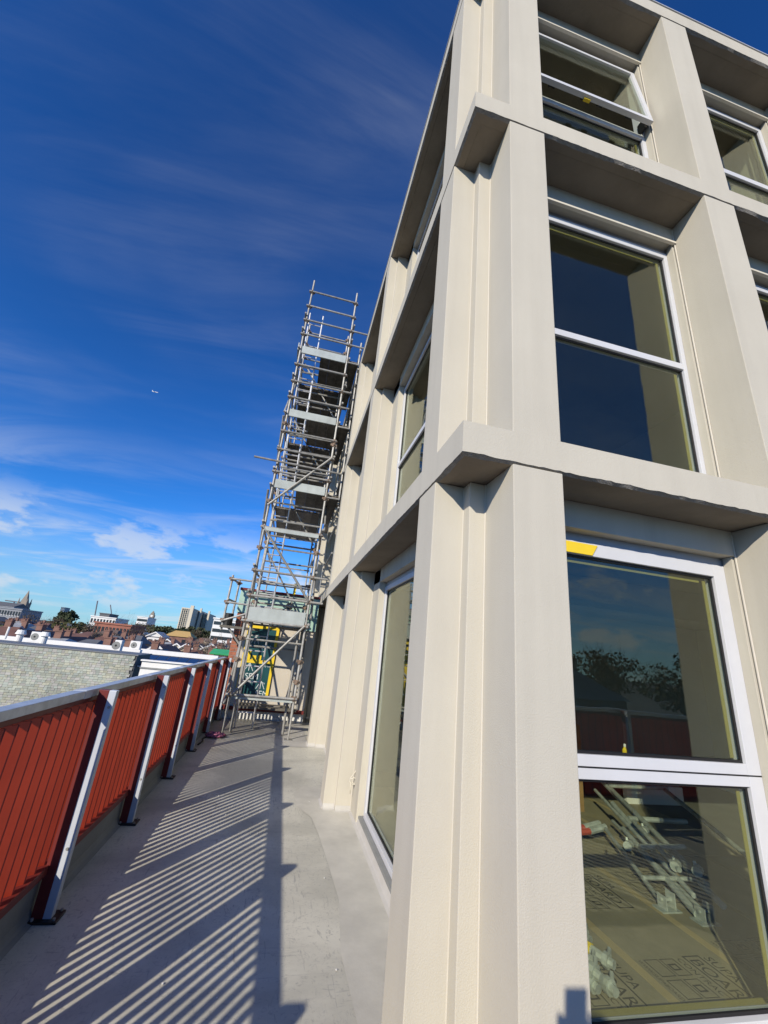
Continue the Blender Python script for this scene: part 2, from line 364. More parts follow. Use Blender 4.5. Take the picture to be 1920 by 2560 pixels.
# ------------------------------------------------------------------ main building
BLD = thing('rendered_building', (.69, 1.64, 0), 'cream rendered three storey building with deep grid of piers and tall windows', 'building')
XF, YF = .69, 1.64
XR, YR = XF+.29, YF+.29
Z = [(0.0, 2.55), (2.735, 5.30), (5.485, 7.97)]
BANDS = [(2.55, 2.735), (5.30, 5.485), (7.97, 8.19)]
YEND, XEND = 16.2, 7.3
PIER_R = [(2.67, 2.965), (4.40, 4.695), (6.13, 6.425)]     # right facade, x ranges
PIER_L = [5.05, 7.86, 10.66, 13.46]                        # left facade, y of the near face
for si, (z0, z1) in enumerate(Z):
    za, zb = z0-.001 if si else -.3, z1+.001
    c = MB().prism([(.96, YF), (1.237, YF), (1.237, 2.12), (1.12, 2.12), (1.12, 2.31), (XF, 2.31), (XF, 2.02), (.866, 2.02), (.866, 1.935), (.96, 1.935)], za, zb)
    p = c.build('corner_pier', RENDER, BLD, bevel=.004)
    for (bx, by) in ((.868, 2.018), (.958, 1.933)):
        MB().tube([(bx, by, max(za, .0)), (bx, by, zb-.002)], .0055, 8).build('sealant_bead', BEAD, p)
    for (x0, x1) in PIER_R:
        MB().prism([(x0, YF), (x1, YF), (x1, 2.12), (x0, 2.12)], za, zb).build('pier', REVEAL if False else RENDER, BLD, bevel=.004)
    for y in PIER_L:
        p = MB().prism([(XF, y), (.815, y), (.815, y-.055), (1.12, y-.055), (1.12, y+.28), (XF, y+.28)], za, zb).build('pier', RENDER, BLD, bevel=.004)
        for (bx, by) in ((.813, y-.003), (XR-.002, y-.057)):
            MB().tube([(bx, by, max(za, 0)), (bx, by, zb-.002)], .0045, 8).build('sealant_bead', BEAD, p)
        box('reveal_wall', (XR, 1.12, y-.40, y-.056, za, zb), REVEAL, BLD, bevel=.004)

def band(z0, z1, name, seed):
    """one continuous L-shaped band with a rough drip edge"""
    rnd = random.Random(seed); path = []
    y = YEND
    while y > 1.64+.05: path.append(('L', y)); y -= (.03 if y < 6 else .12)
    path.append(('C', 0)); x = XF + .05
    while x < XEND: path.append(('R', x)); x += (.03 if x < 4.5 else .12)
    V = []; F = []; F2 = []; e = .003; j = 0.0
    for i, (k, s) in enumerate(path):
        j = .7*j + rnd.uniform(-.0045, .0045); dz = .010 + abs(j) ; dd = .020 + j*.8
        prof = [(-e, z1), (-e, z0+dz), (dd, z0+.001), (.075, z0), (.08, z0+.006), (.43, z0+.006), (.43, z1)]
        for d_, zz_ in prof:
            if k == 'L': V.append((XF+d_, max(s, YF+d_), zz_))
            elif k == 'R': V.append((max(s, XF+d_), YF+d_, zz_))
            else: V.append((XF+d_, YF+d_, zz_))
    n = 7
    for i in range(len(path)-1):
        for q in range(n):
            a = i*n+q; b = i*n+(q+1) % n
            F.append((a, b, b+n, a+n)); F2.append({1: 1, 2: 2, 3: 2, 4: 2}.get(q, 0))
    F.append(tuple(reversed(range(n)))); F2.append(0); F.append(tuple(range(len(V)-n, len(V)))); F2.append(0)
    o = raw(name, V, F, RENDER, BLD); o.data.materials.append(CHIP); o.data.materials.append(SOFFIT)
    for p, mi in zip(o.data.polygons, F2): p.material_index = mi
    return o
for i, (z0, z1) in enumerate(BANDS): band(z0, z1, 'floor_band' if i < 2 else 'roof_band', 11+i)
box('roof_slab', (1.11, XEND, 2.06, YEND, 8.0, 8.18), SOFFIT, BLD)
MB().box(XF-.012, XF+.10, YF-.012, YEND, 8.192, 8.204).box(XF+.101, XEND, YF-.012, YF+.10, 8.192, 8.204).build('roof_flashing', WSTEEL, BLD)
for z0, z1 in BANDS[:2]:
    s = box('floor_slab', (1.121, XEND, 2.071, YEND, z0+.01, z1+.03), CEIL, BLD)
box('rear_wall', (1.12, XEND, YEND, YEND+.2, 0, 8.1), RENDER, BLD)
box('side_wall', (XEND, XEND+.2, YF, YEND, -.3, 8.1), RENDER, BLD)
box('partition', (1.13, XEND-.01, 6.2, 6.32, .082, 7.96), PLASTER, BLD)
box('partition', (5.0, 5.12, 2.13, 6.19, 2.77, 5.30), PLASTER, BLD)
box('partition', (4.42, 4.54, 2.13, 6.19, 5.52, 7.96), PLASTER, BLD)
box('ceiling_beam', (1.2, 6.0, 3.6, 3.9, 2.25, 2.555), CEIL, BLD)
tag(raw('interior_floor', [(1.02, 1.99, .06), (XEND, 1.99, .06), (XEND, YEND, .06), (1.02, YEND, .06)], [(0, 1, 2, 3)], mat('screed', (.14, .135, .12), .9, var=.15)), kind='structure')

def window(facade, a0, a1, z0, z1, fw, splits, sash_open=None, tape=None, label=None):
    """a0..a1 opening along the facade, frame recessed; splits: [(z low, z high) of transom]"""
    F = YF+.36 if facade == 'R' else XF+.36          # outer face of the frame
    def bx(u0, u1, d0, d1, za, zb):
        return (u0, u1, F+d0, F+d1, za, zb) if facade == 'R' else (F+d0, F+d1, u0, u1, za, zb)
    root = box('window_frame', bx(a0-.03, a0+fw, 0, .07, z0, z1), ALU, BLD, bevel=.003)
    if label: root['label'] = label
    box('jamb', bx(a1-fw, a1+.03, 0, .07, z0, z1), ALU, root, bevel=.003)
    box('head_frame', bx(a0+fw, a1-fw, 0, .07, z1-fw*.8, z1), ALU, root, bevel=.003)
    box('sill_frame', bx(a0+fw, a1-fw, -.012, .07, z0, z0+fw*.7), ALU, root, bevel=.003)
    box('sub_head', bx(a0-.03, a1+.03, .012, .07, z1+.003, z1+.055), ALUG, root, bevel=.002)
    edges = [z0+fw*.7] + [e for s in splits for e in s] + [z1-fw*.8]
    for (s0, s1) in splits:
        box('transom', bx(a0+fw, a1-fw, .001, .07, s0, s1), ALU, root, bevel=.003)
        if s1-s0 > .08: box('sash_joint', bx(a0+.01, a1-.01, -.001, .004, (s0+s1)/2-.004, (s0+s1)/2+.003), GASK, root)
    for i in range(0, len(edges), 2):
        g0, g1 = edges[i], edges[i+1]; top = (i == len(edges)-2)
        if sash_open and top: continue
        u0, u1 = a0+fw, a1-fw
        box('pane', bx(u0+.002, u1-.002, .030, .034, g0+.002, g1-.002), GLASS, root)
        g = MB(); w = .014
        for q in ((u0, u0+w, g0, g1), (u1-w, u1, g0, g1), (u0+w, u1-w, g0, g0+w), (u0+w, u1-w, g1-w, g1)):
            g.box(*bx(q[0], q[1], .020, .029, q[2], q[3]))
        g.build('gasket', GASK, root)
        if tape:
            box('masking_tape', bx(u1-.052, u1-.030, .040, .045, g0+.02, g1-.03), PTAPE, root)
            if top: box('masking_tape', bx(u0+.02, u1-.08, .040, .045, g1-.045, g1-.032), PTAPE, root)
    if sash_open:
        g0, g1 = edges[-2], edges[-1]; u0, u1 = a0+fw-.02, a1-fw+.02
        ang = R(sash_open); H = g1-g0+.03
        ex = Vector((1, 0, 0)); ez = Vector((0, math.sin(ang), math.cos(ang))); ey = ex.cross(ez)*-1
        top = Vector((0, F-.02, g1+.015))
        def ob(ua, ub, h0, h1, d0, d1, name, m):
            c = Vector(((ua+ub)/2, 0, 0)) + top - ez*((h0+h1)/2) - Vector((0, math.cos(ang), -math.sin(ang)))*(-(d0+d1)/2)
            yv = Vector((0, math.cos(ang), -math.sin(ang)))
            return MB().obox(c, ex*((ub-ua)/2), yv*((d1-d0)/2), ez*((h1-h0)/2)).build(name, m, root, bevel=.002)
        ob(u0, u1, 0, .045, 0, .04, 'sash_rail', ALU); ob(u0, u1, H-.05, H, 0, .04, 'sash_rail', ALU)
        ob(u0, u0+.045, .0455, H-.0505, 0, .04, 'sash_stile', ALU); ob(u1-.045, u1, .0455, H-.0505, 0, .04, 'sash_stile', ALU)
        ob(u0+.045, u1-.045, .045, H-.05, .018, .022, 'pane', GLASS)
        for k in (.2, .45, .58, .82):
            um = u0+(u1-u0)*k; ob(um-.03, um+.03, H-.045, H-.012, .041, .055, 'sash_bracket', BLACK)
        um = u0+(u1-u0)*.47; ob(um-.035, um+.03, H-.004, H+.018, .025, .05, 'tape_scrap', YTAPE)
        box('stay_arm', (u1-.03, u1-.005, F-.055, F+.02, g0+.02, g0+.16), BLACK, root)
    return root

OPEN_R = [(1.237, 2.67), (2.965, 4.40), (4.695, 6.13)]
OPEN_L = [(2.31, 4.995-.345), (5.33, 7.805-.345), (8.14, 10.605-.345), (10.94, 13.405-.345)]
def head_wall(facade, a0, a1, zs, drop, bead):
    if facade == 'R':
        h = box('head_wall', (a0+.001, a1-.001, YR, YR+.13, zs-drop, zs+.004), REVEAL, BLD, bevel=.003)
        if bead: MB().box(a0+.002, a1-.002, YR-.016, YR+.01, zs-drop-.024, zs-drop-.003).build('head_trim', mat('trim_cream', (.66, .62, .53), .6), h, bevel=.003)
        for ex_, r_ in ((a1-.004, .007), (a1+.004-.03, .006)):
            pass
    else:
        h = box('head_wall', (XR, XR+.13, a0+.001, a1-.001, zs-drop, zs+.004), REVEAL, BLD, bevel=.003)
    return h
for bi, (a0, a1) in enumerate(OPEN_R):
    for si, (z0, z1) in enumerate(Z):
        if bi == 2 and si == 2: pass
        drop = .16 if si == 0 else .168
        head_wall('R', a0, a1, z1, drop, si > 0)
        zt = z1 - drop - .052
        # reveal trim beside the right jamb
        j = MB().tube([(a1-.006, YR, max(z0, .02)), (a1-.006, YR, z1-.02)], .006, 6).build('sealant_bead', BEAD, BLD)
        box('jamb_trim', (a1-.022, a1-.001, YR+.012, YR+.07, max(z0, .02), z1-drop-.001), REVEAL, BLD, bevel=.002)
        box('jamb_trim', (a1-.010, a1+.02, YR+.07, YR+.128, max(z0, .02), z1-drop-.001), ALUG, BLD)
        if si == 0:
            window('R', a0, a1-.012, .14, zt, .098, [(1.118, 1.226)], tape=True, label='ground floor window with wide white frame and yellow tape on its head' if bi == 0 else None)
        elif si == 1:
            window('R', a0, a1+.02, 2.75, zt, .075, [(3.861, 3.914)], tape=True)
        else:
            window('R', a0, a1+.01, 5.50, zt, .072, [(6.625, 6.690)], sash_open=(5.8 if bi == 0 else None), tape=True)
for bi, (a0, a1) in enumerate(OPEN_L):
    for si, (z0, z1) in enumerate(Z):
        drop = .16; head_wall('L', a0, a1+.344, z1, drop, False); zt = z1-drop-.052
        if si == 0: window('L', a0+.02, a1, .08, zt, .06, [], tape=True)
        elif si == 1: window('L', a0+.02, a1, 2.75, zt, .06, [(3.861, 3.914)], tape=True)
        else: window('L', a0+.02, a1, 5.50, zt, .06, [(6.625, 6.690)], tape=True)
# tape on the head of the nearest ground window
raw('yellow_tape_strip', [(1.25, 1.993, 2.262), (1.675, 1.993, 2.262), (1.715, 1.993, 2.326), (1.25, 1.993, 2.330), (1.25, 1.9985, 2.262), (1.675, 1.9985, 2.262), (1.715, 1.9985, 2.326), (1.25, 1.9985, 2.330)],
    [(0, 1, 2, 3), (4, 7, 6, 5), (0, 4, 5, 1), (1, 5, 6, 2), (2, 6, 7, 3), (3, 7, 4, 0)], YTAPE, BLD)
# threshold and base flashing along the left windows, cove at foot of piers
for (a0, a1), y in zip(OPEN_L, PIER_L):
    box('threshold', (1.0, 1.12, a0, a1+.33, -.02, .078), KERB, BLD, bevel=.004)
    fillet('cove', (1.0, a0, .001), (1.0, y-.056, .001), (-1, 0, 0), .055, FLOORB, BLD)
    fillet('cove', (.815, y-.056, .001), (1.0, y-.056, .001), (0, -1, 0), .05, FLOORB, BLD)
    fillet('cove', (XF-.0, y-.001, .001), (.814, y-.001, .001), (0, -1, 0), .05, FLOORB, BLD)
    fillet('cove', (XF, y, .001), (XF, y+.28, .001), (-1, 0, 0), .03, FLOORB, BLD)
box('threshold', (1.237, XEND, 1.96, 2.06, -.02, .135), KERB, BLD, bevel=.004)

# ------------------------------------------------------------------ annex at the end of the terrace
YA = 10.05
ANX = thing('annex', (-.2, YA, 0), 'low rendered annex with mint fascia closing the far end of the terrace', 'building')
box('wall', (-.915, .70, YA, YA+.2, .17, 1.95), mat('annex_render', (.56, .51, .43), .85, var=.05, bump=.1), ANX)
box('plinth', (-1.10, .70, YA-.01, YA+.2, -.02, .165), WHITE, ANX, bevel=.006)
box('base_beam', (-1.12, .69, YA-.09, YA-.011, .175, .245), DRED, ANX, bevel=.004)
box('core', (-1.10, .69, YA+.2, YA+6, -.6, 2.60), WHITE, ANX)
for i, (za, zb) in enumerate(((1.93, 2.17), (2.175, 2.42), (2.425, 2.675))):
    box('fascia_board', (-1.15 if i == 2 else (-1.15 if i == 1 else -.35), .688, YA-.05, YA-.012, za, zb), MINT, ANX, bevel=.004)
box('roof_cap', (-1.17, .69, YA-.07, YA+.3, 2.68, 2.735), DRED, ANX, bevel=.004)
MB().tube([(-.008, YA-.052, 2.44), (-.008, YA-.072, 2.44)], .075, 20).build('pipe_collar', BLACK, ANX)
MB().tube([(-.008, YA-.0725, 2.44), (-.008, YA-.090, 2.44)], .035, 16).build('pipe_outlet', GALV, ANX)
box('yellow_marker', (.03, .09, YA-.08, YA-.071, 2.70, 2.98), YTAPE, ANX)
bp = box('brick_pier', (-1.125, -.922, YA+.004, YA+.45, 0, 2.385), MORTAR, ANX)
srcb = None; h = .076
for k in range(31):
    zc_ = .04+k*h
    for half in ((-1.128, -.919),) if k % 2 == 0 else ((-1.128, -1.022), (-1.010, -.919)):
        MB().box(half[0], half[1], YA-.004, YA+.1, zc_, zc_+.064).build('brick', BRICK, bp)
# taped window
wd = box('window', (-.80, -.16, YA-.035, YA-.003, .40, 1.93), FILM, ANX)
wd['label'] = 'window covered in dark teal protective film and yellow tape'
for b_ in ((-.83, -.765, .40, 1.93), (-.19, -.13, .40, 1.93), (-.764, -.191, .385, .43), (-.764, -.191, 1.87, 1.95), (-.764, -.191, 1.13, 1.20)):
    box('tape_strip', (b_[0], b_[1], YA-.044, YA-.036, b_[2], b_[3]), YTAPE, wd)
for b_ in ((-.74, -.66, 1.18, 1.40), (-.62, -.53, 1.19, 1.29), (-.49, -.42, 1.19, 1.30)):
    box('tape_strip', (b_[0], b_[1], YA-.052, YA-.045, b_[2], b_[3]), YTAPE, wd)
X_, U_ = (1, 0, 0), (0, 0, 1)
for txt, sz, px_, pz_ in (('SEM', .17, -.70, .80), ('SEM', .16, -.42, .47), ('ws Pty Ltd', .055, -.42, 1.07), ('ows Pty Ltd', .05, -.70, .72), ('SEM', .12, -.46, 1.44), ('s Pty', .05, -.34, .72)):
    text_mesh(txt, sz, 'film_print', PRINTW, wd, X_, U_, (px_, YA-.0375, pz_))
for (ax_, az_) in ((-.64, .98), (-.33, .63), (-.62, 1.55)):
    m_ = MB()
    for dx in (-.09, .0, .09):
        m_.obox((ax_+dx*.5, YA-.038, az_+.07), Vector((.007, 0, 0)), Vector((0, .0008, 0)), Vector((.0 if dx == 0 else -dx*.5, 0, .085)))
    m_.build('film_print', PRINTW, wd)
box('ledge_plank', (-.80, .45, YA-.30, YA-.10, .30, .335), DECKM, ANX)

# ------------------------------------------------------------------ scaffold tower
SCF = thing('scaffold_tower', (-.2, 8.25, 0), 'tall galvanised tube scaffold tower standing on the terrace beside the building', 'scaffold')
XL, XRR, Y0, Y1, Y2 = -.76, .365, 8.25, 9.62, 12.6
TR = .024
def stand(x, y, z0, z1): 
    tube('standard', (x, y, z0), (x, y, z1), TR, GALV, SCF, 10)
for x, y, z0, z1 in ((XL, Y0, .35, 10.44), (XRR, Y0, .35, 10.40), (XL, Y1, .35, 10.3), (XRR, Y1, .35, 10.2), (XL, Y2, 2.75, 10.3), (XRR, Y2, 2.75, 10.3)):
    stand(x, y, z0, z1)
    if z0 < 1:
        tube('base_jack', (x, y, .012), (x, y, .349), .016, GALV, SCF, 8)
        box('base_plate', (x-.07, x+.07, y-.07, y+.07, .005, .0125), GALV, SCF)
coup0 = None
def coupler(x, y, z):
    global coup0
    if coup0 is None:
        m_ = MB().box(x-.040, x+.040, y-.040, y+.040, z-.04, z+.04).box(x-.07, x-.040, y-.012, y+.012, z-.012, z+.045).box(x+.040, x+.075, y-.014, y+.014, z-.02, z+.02).box(x-.014, x+.014, y-.07, y-.040, z-.015, z+.035)
        o = m_.build('coupler', COUP, SCF, bevel=.006, seg=1); coup0 = (o, Vector((x, y, z)))
    else: copy_to(coup0[0], SCF, Vector((x, y, z))-coup0[1])
ZT = [10.035, 9.57, 9.125, 8.69, 7.80, 7.325, 6.89, 6.0, 5.55, 5.02, 3.78, 2.893, 2.41, 1.94, .67]
for z in ZT:
    ext = {9.125: .42, 8.69: .40, 7.325: .22, 6.89: .22, 2.893: .30, 2.41: .26}.get(z, .05)
    tube('transom', (XL-.07, Y0-.045, z), (XRR+ext, Y0-.045, z), .023, GALV, SCF)
    coupler(XL, Y0, z); coupler(XRR, Y0, z)
    if z > 1.5: 
        tube('transom', (XL-.05, Y1+.045, z), (XRR+.05, Y1+.045, z), .023, GALV, SCF); coupler(XL, Y1, z); coupler(XRR, Y1, z)
    if z > 3: tube('transom', (XL-.05, Y2+.045, z), (XRR+.05, Y2+.045, z), .023, GALV, SCF)
tube('projecting_tube', (-1.24, Y0-.10, 5.24), (.60, Y0-.10, 5.20), .023, GALV, SCF)
for z in (9.30, 8.85, 8.28, 7.5, 7.0, 6.48, 5.6, 5.1, 4.72, 3.9, 3.0, 2.5, 1.99):
    for x in (XL-.047, XRR+.047):
        tube('ledger', (x, Y0-.08, z), (x, (Y2 if z > 3.5 else Y1)+.08, z), .023, GALV, SCF)
# diagonal braces
for a, b in (((XRR, Y0-.07, 5.56), (XL-.02, Y0-.07, 4.24)), ((XL-.01, Y0-.07, 3.78), (XRR-.02, Y0-.07, 2.42)), ((XRR-.02, Y0-.07, 1.95), (XL+.03, Y0-.07, .67)),
             ((XL-.075, Y0, 6.4), (XL-.075, Y1, 4.8)), ((XL-.075, Y1, 8.2), (XL-.075, Y0, 6.5)), ((XL-.075, Y0, 4.6), (XL-.075, Y1, 2.5)), ((XL-.075, Y1, 2.4), (XL-.075, Y0, .5)),
             ((XRR+.075, Y0, .5), (XRR+.075, Y1, 1.9)), ((XRR+.075, Y1, 3.8), (XRR+.075, Y0, 2.1))):
    tube('diagonal_brace', a, b, .023, GALV, SCF)
for y in (Y0+.10, Y1-.10): tube('standard', (XRR+.30, y, 4.55), (XRR+.30, y, 8.95), TR, GALV, SCF, 10)
for z in (8.62, 8.05, 7.62, 6.70, 6.15, 5.75, 5.30, 4.45, 4.05, 3.45, 2.70, 2.18, 1.62):
    tube('mid_rail', (XL+.05, Y0+.32, z), (XRR+.02, Y0+.30, z), .019, GALV, SCF, 6); tube('mid_rail', (XL+.05, Y1-.20, z-.13), (XRR+.05, Y1-.22, z-.13), .021, GALV, SCF, 6)
    if z > 3: tube('mid_rail', (XRR+.30, Y0-.05, z), (XRR+.30, Y1+.1, z), .021, GALV, SCF, 6)
for z in (9.0, 7.2, 5.4, 3.6):
    tube('diagonal_brace', (XL+.05, Y1+.08, z), (XRR-.05, Y1+.08, z-1.5), .022, GALV, SCF, 6); tube('diagonal_brace', (XRR+.08, Y0, z-1.5), (XRR+.08, Y1, z), .022, GALV, SCF, 6)
tube('inner_standard', (XL+.10, Y0+.34, .02), (XL+.10, Y0+.34, 4.6), TR, GALV, SCF, 10); tube('inner_standard', (XRR-.10, Y0+.34, .02), (XRR-.10, Y0+.34, 2.0), TR, GALV, SCF, 10)
# decks
pl0 = None
def plank(x, y0, y1, z, w=.222):
    m_ = MB().box(x, x+w, y0, y1, z, z+.012)
    for xx in (x, x+w-.012): m_.box(xx, xx+.012, y0, y1, z-.045, z-.0005)
    for xx in (x+w*.35, x+w*.65): m_.box(xx-.006, xx+.006, y0, y1, z-.016, z-.0005)
    m_.box(x+.0125, x+w-.0125, y0, y0+.03, z-.04, z-.017)
    return m_.build('deck_plank', DECKM, SCF)
for dz in (8.27, 6.47, 4.72, 1.99):
    x = -.27 if dz > 3 else XL+.03
    while x < XRR-.15: plank(x, Y0-.02, Y1-.02, dz); x += .2235
    if dz > 3:
        x = XL+.03
        while x < XRR-.15: plank(x, Y1+.04, Y2, dz); x += .2235
        plank(XRR+.06, Y0, Y1+.8, dz-.02)
        tube('hop_up_bracket', (XRR+.02, Y0-.02, dz-.08), (XRR+.30, Y0-.02, dz-.08), .02, GALV, SCF)
for zt, hh in ((8.14, .20), (6.40, .18), (4.66, .19), (1.96, .24)):
    box('toe_board', (XL+.035, XRR-.03, Y0-.045, Y0-.012, zt, zt+hh), TOEM, SCF, bevel=.003)
box('toe_board', (XL+.02, XRR-.02, Y0-.09, Y0-.025, 3.70, 3.775), TOEM, SCF, bevel=.003)
box('sole_board', (XL+.08, XRR-.02, Y0-.03, Y0+.20, .60, .64), TOEM, SCF, bevel=.003)
box('sole_board', (XL+.05, XRR+.12, Y1-.28, Y1-.08, .30, .34), DECKM, SCF, bevel=.003)
for x in (XL-.055,): box('toe_board', (x-.02, x+.005, Y0, Y2, 8.24, 8.44), TOEM, SCF)
# outrigger bay over the annex corner, left of the tower
for x, y, za, zb in ((-1.33, 9.55, 1.75, 2.93), (-1.24, 10.15, 1.9, 2.95)): stand(x, y, za, zb)
for a, b in (((-1.35, 9.5, 2.84), (-.40, 9.5, 2.84)), ((-1.35, 9.5, 2.33), (.2, 9.5, 2.30)), ((-1.33, 9.5, 2.84), (-1.24, 10.2, 2.84)), ((-1.33, 9.5, 2.40), (-1.24, 10.2, 2.40)),
             ((-1.36, 9.5, 1.93), (-.60, 9.5, 2.25)), ((-1.22, 9.5, 1.84), (-.72, 9.6, 1.30))):
    tube('guard_tube', a, b, .022, GALV, SCF)
box('deck_plank', (-1.36, -.55, 9.44, 9.72, 1.80, 1.85), DECKM, SCF)
MB().tube([(-1.27, 9.85, 1.86), (-1.27, 9.85, 2.12)], .10, 12).build('waste_bucket', BLACK, SCF)
for x, y, z in ((-1.33, 9.55, 2.84), (-1.33, 9.55, 2.33), (-1.24, 10.15, 2.84), (-1.33, 9.55, 1.95), (XL, Y0, 1.25), (XRR, Y0, 1.30), (XL, Y0, 1.62), (XRR, Y0, .95), (XL, Y0, 4.35), (XRR, Y0, 4.6), (XL, Y0, 6.2), (XRR, Y0, 5.9), (XL, Y0, 3.35), (XRR, Y0, 3.4)): coupler(x, y, z)

def ladder(label, foot, top, w=.33):
    f = Vector(foot); t_ = Vector(top); d = t_-f; n_ = int(d.length/.28)
    L_ = thing('ladder', foot, label, 'ladder', 'aluminium ladders inside the scaffold')
    e = Vector((w/2, 0, 0))
    for s in (-1, 1): tube('stile', f+e*s, t_+e*s, .018, GALVL, L_, 6)
    for i in range(1, n_):
        p = f+d*(i/n_); tube('rung', p-e, p+e, .013, GALVL, L_, 6)
ladder('lowest aluminium ladder, standing on the terrace floor inside the scaffold', (-.47, 9.03, .003), (-.50, 8.45, 3.1))
ladder('second aluminium ladder, rising from the toe board level inside the scaffold', (-.52, 9.25, 2.0), (-.52, 8.5, 5.9))
ladder('third aluminium ladder, between the middle decks of the scaffold', (-.52, 9.2, 4.75), (-.52, 8.45, 7.6))
ladder('topmost aluminium ladder, reaching above the highest scaffold deck', (-.55, 9.2, 6.5), (-.55, 8.42, 9.55))

# ------------------------------------------------------------------ small things on the terrace
cr_ = thing('rope_loop', (.93, 4.9, .6), 'white rope loop hanging knotted at the foot of the second pier', 'rope')
P = [at(899, 1909, 4.93), at(888, 1930, 4.92), at(876, 1946, 4.90), at(874, 1955, 4.89), at(882, 1962, 4.885), at(892, 1960, 4.89), at(894, 1952, 4.90), at(886, 1944, 4.90), at(877, 1948, 4.895)]
MB().tube(P, .006, 6).build('rope', ROPE, cr_, smooth=True)
MB().tube([at(899, 1909, 4.93), at(893, 1932, 4.925), at(892, 1952, 4.915), at(888, 1960, 4.90), at(880, 1957, 4.895)], .005, 6).build('rope', ROPE, cr_, smooth=True)
MB().tube([at(877, 1954, 4.89), at(876, 1968, 4.885), at(875, 1984, 4.88)], .005, 6).build('rope_tail', ROPE, cr_, smooth=True)
MB().tube([at(886, 1962, 4.89), at(885.5, 1976, 4.93), at(885, 1996, 4.985)], .006, 6).build('rope_tail', mat('dark_rope', (.12, .11, .10), .8), cr_, smooth=True)
rnd = random.Random(3); pts = []; c = Vector((-.86, 8.15, .03))
for i in range(70): pts.append((c.x+.13*math.cos(i*.9)+rnd.uniform(-.05, .05), c.y+.10*math.sin(i*.9)+rnd.uniform(-.06, .06), .022+abs(rnd.gauss(0, .018))))
st = thing('pink_strap_heap', (c.x, c.y, 0), 'small tangled heap of pink strap on the floor by the scaffold foot', 'strap')
MB().tube(pts, .014, 5).build('strap', PINK, st, smooth=True)
MB().tube([(-.98, 8.1, .016), (-1.02, 7.9, .015), (-.98, 7.75, .015), (-1.01, 7.5, .015)], .012, 5).build('strap_end', BLACK, st, smooth=True)

# ------------------------------------------------------------------ inside the ground floor room
FZ = .07
xs = [1.13, 1.575, 2.245, 2.91, 3.58, 4.25, 4.92]; ys = [2.075, 3.9, 5.6]
for i in range(len(xs)-1):
    for j in range(2):
        b = box('protection_board', (xs[i]+.002, xs[i+1]-.002, ys[j]+.002, ys[j+1]-.002, .0605, FZ), BOARD)
        tag(b, ('first', 'second', 'third', 'fourth', 'fifth', 'sixth')[i] + ' brown printed floor board from the corner pier, ' + ('beside the window glass' if j == 0 else 'at the back of the room'), 'floor board', 'floor protection boards')
        if xs[i] in (1.575, 2.245, 2.91) and j == 0:
            w = xs[i+1]-xs[i]
            for yo in ((2.62, 3.55) if xs[i] < 2.9 else (2.75, 3.6)):
                q = .0004
                def pt(a, up): return (xs[i]+w*.08+up, yo-a, FZ+q)
                text_mesh('SUPA', .085, 'board_print', PRINTK, b, (0, -1, 0), (1, 0, 0), pt(0, .46))
                text_mesh('BOARD', .10, 'board_print', PRINTK, b, (0, -1, 0), (1, 0, 0), pt(.01, .345), xs=1.1)
                text_mesh('CONTRACTOR', .05, 'board_print', PRINTK, b, (0, -1, 0), (1, 0, 0), pt(.0, .268), xs=1.15)
                text_mesh('WWW.SUPABOARD.COM.AU', .032, 'board_print', PRINTK, b, (0, -1, 0), (1, 0, 0), pt(.0, .0))
                mm = MB()
                def rect(a0_, a1_, u0_, u1_, tk=.006):
                    X0 = xs[i]+w*.08
                    for (aa, ab, ua, ub) in ((a0_, a1_, u0_, u0_+tk), (a0_, a1_, u1_-tk, u1_), (a0_, a0_+tk, u0_, u1_), (a1_-tk, a1_, u0_, u1_)):
                        mm.box(X0+ua, X0+ub, yo-ab, yo-aa, FZ+.0001, FZ+.0007)
                rect(-.015, .44, .325, .445, .009)
                for r_ in range(2):
                    for cc in range(3): rect(cc*.155, cc*.155+.13, .04+r_*.11, .135+r_*.11, .005)
                for cc in range(3): rect(cc*.155+.04, cc*.155+.09, .165, .22, .01)
                mm.build('board_print', PRINTK, b)
for i, x in enumerate(xs[1:-1]):
    tag(box('joint_tape', (x-.03, x+.03, 2.08, 5.59, FZ+.0006, FZ+.0016), BTAPE), ('first', 'second', 'third', 'fourth', 'fifth')[i] + ' brown tape strip from the corner pier on the floor boards', 'tape', 'tape strips on the floor boards')
tag(box('sill_timber', (1.25, 2.6, 2.075, 2.13, .0605, .195), PTAPE, bevel=.004), 'pale taped timber batten lying along the bottom of the ground floor window', 'timber')
# folded trestle frames
TF = thing('trestle_frame', (3.2, 3.4, FZ), 'folded galvanised trestle frame lying on the floor boards behind the window', 'trestle')
GI = mat('galvanised_bright', (.44, .47, .45), .55, metal=.3, var=.35, vscale=14, bump=.1, orand=.2)
def tb(n_, a, b, r=.024): tube(n_, a, b, r, GI, TF, 10)
tb('leg_tube', (3.42, 3.02, .115), (4.25, 5.2, .34)); tb('leg_tube', (3.12, 2.96, .10), (3.52, 4.05, .22)); tb('leg_tube', (2.98, 3.12, .10), (3.36, 4.1, .20), .016)
tb('leg_tube', (3.45, 3.42, .10), (3.80, 4.5, .30)); tb('leg_tube', (3.2, 2.98, .10), (3.7, 4.4, .17), .016)
tb('cross_tube', (4.22, 5.05, .33), (5.05, 5.0, .34)); tb('cross_tube', (3.72, 4.2, .26), (4.35, 4.12, .27)); tb('cross_tube', (5.0, 5.0, .33), (4.6, 3.7, .12))
tb('leg_tube', (3.5, 3.2, .16), (4.02, 4.75, .36)); tb('leg_tube', (3.36, 3.3, .21), (3.6, 4.0, .30), .02); tb('leg_tube', (3.28, 3.12, .13), (3.95, 4.95, .30), .018)
tb('cross_tube', (3.3, 3.62, .24), (3.75, 3.6, .25), .02); tb('cross_tube', (3.05, 3.35, .14), (3.5, 3.3, .15), .016)
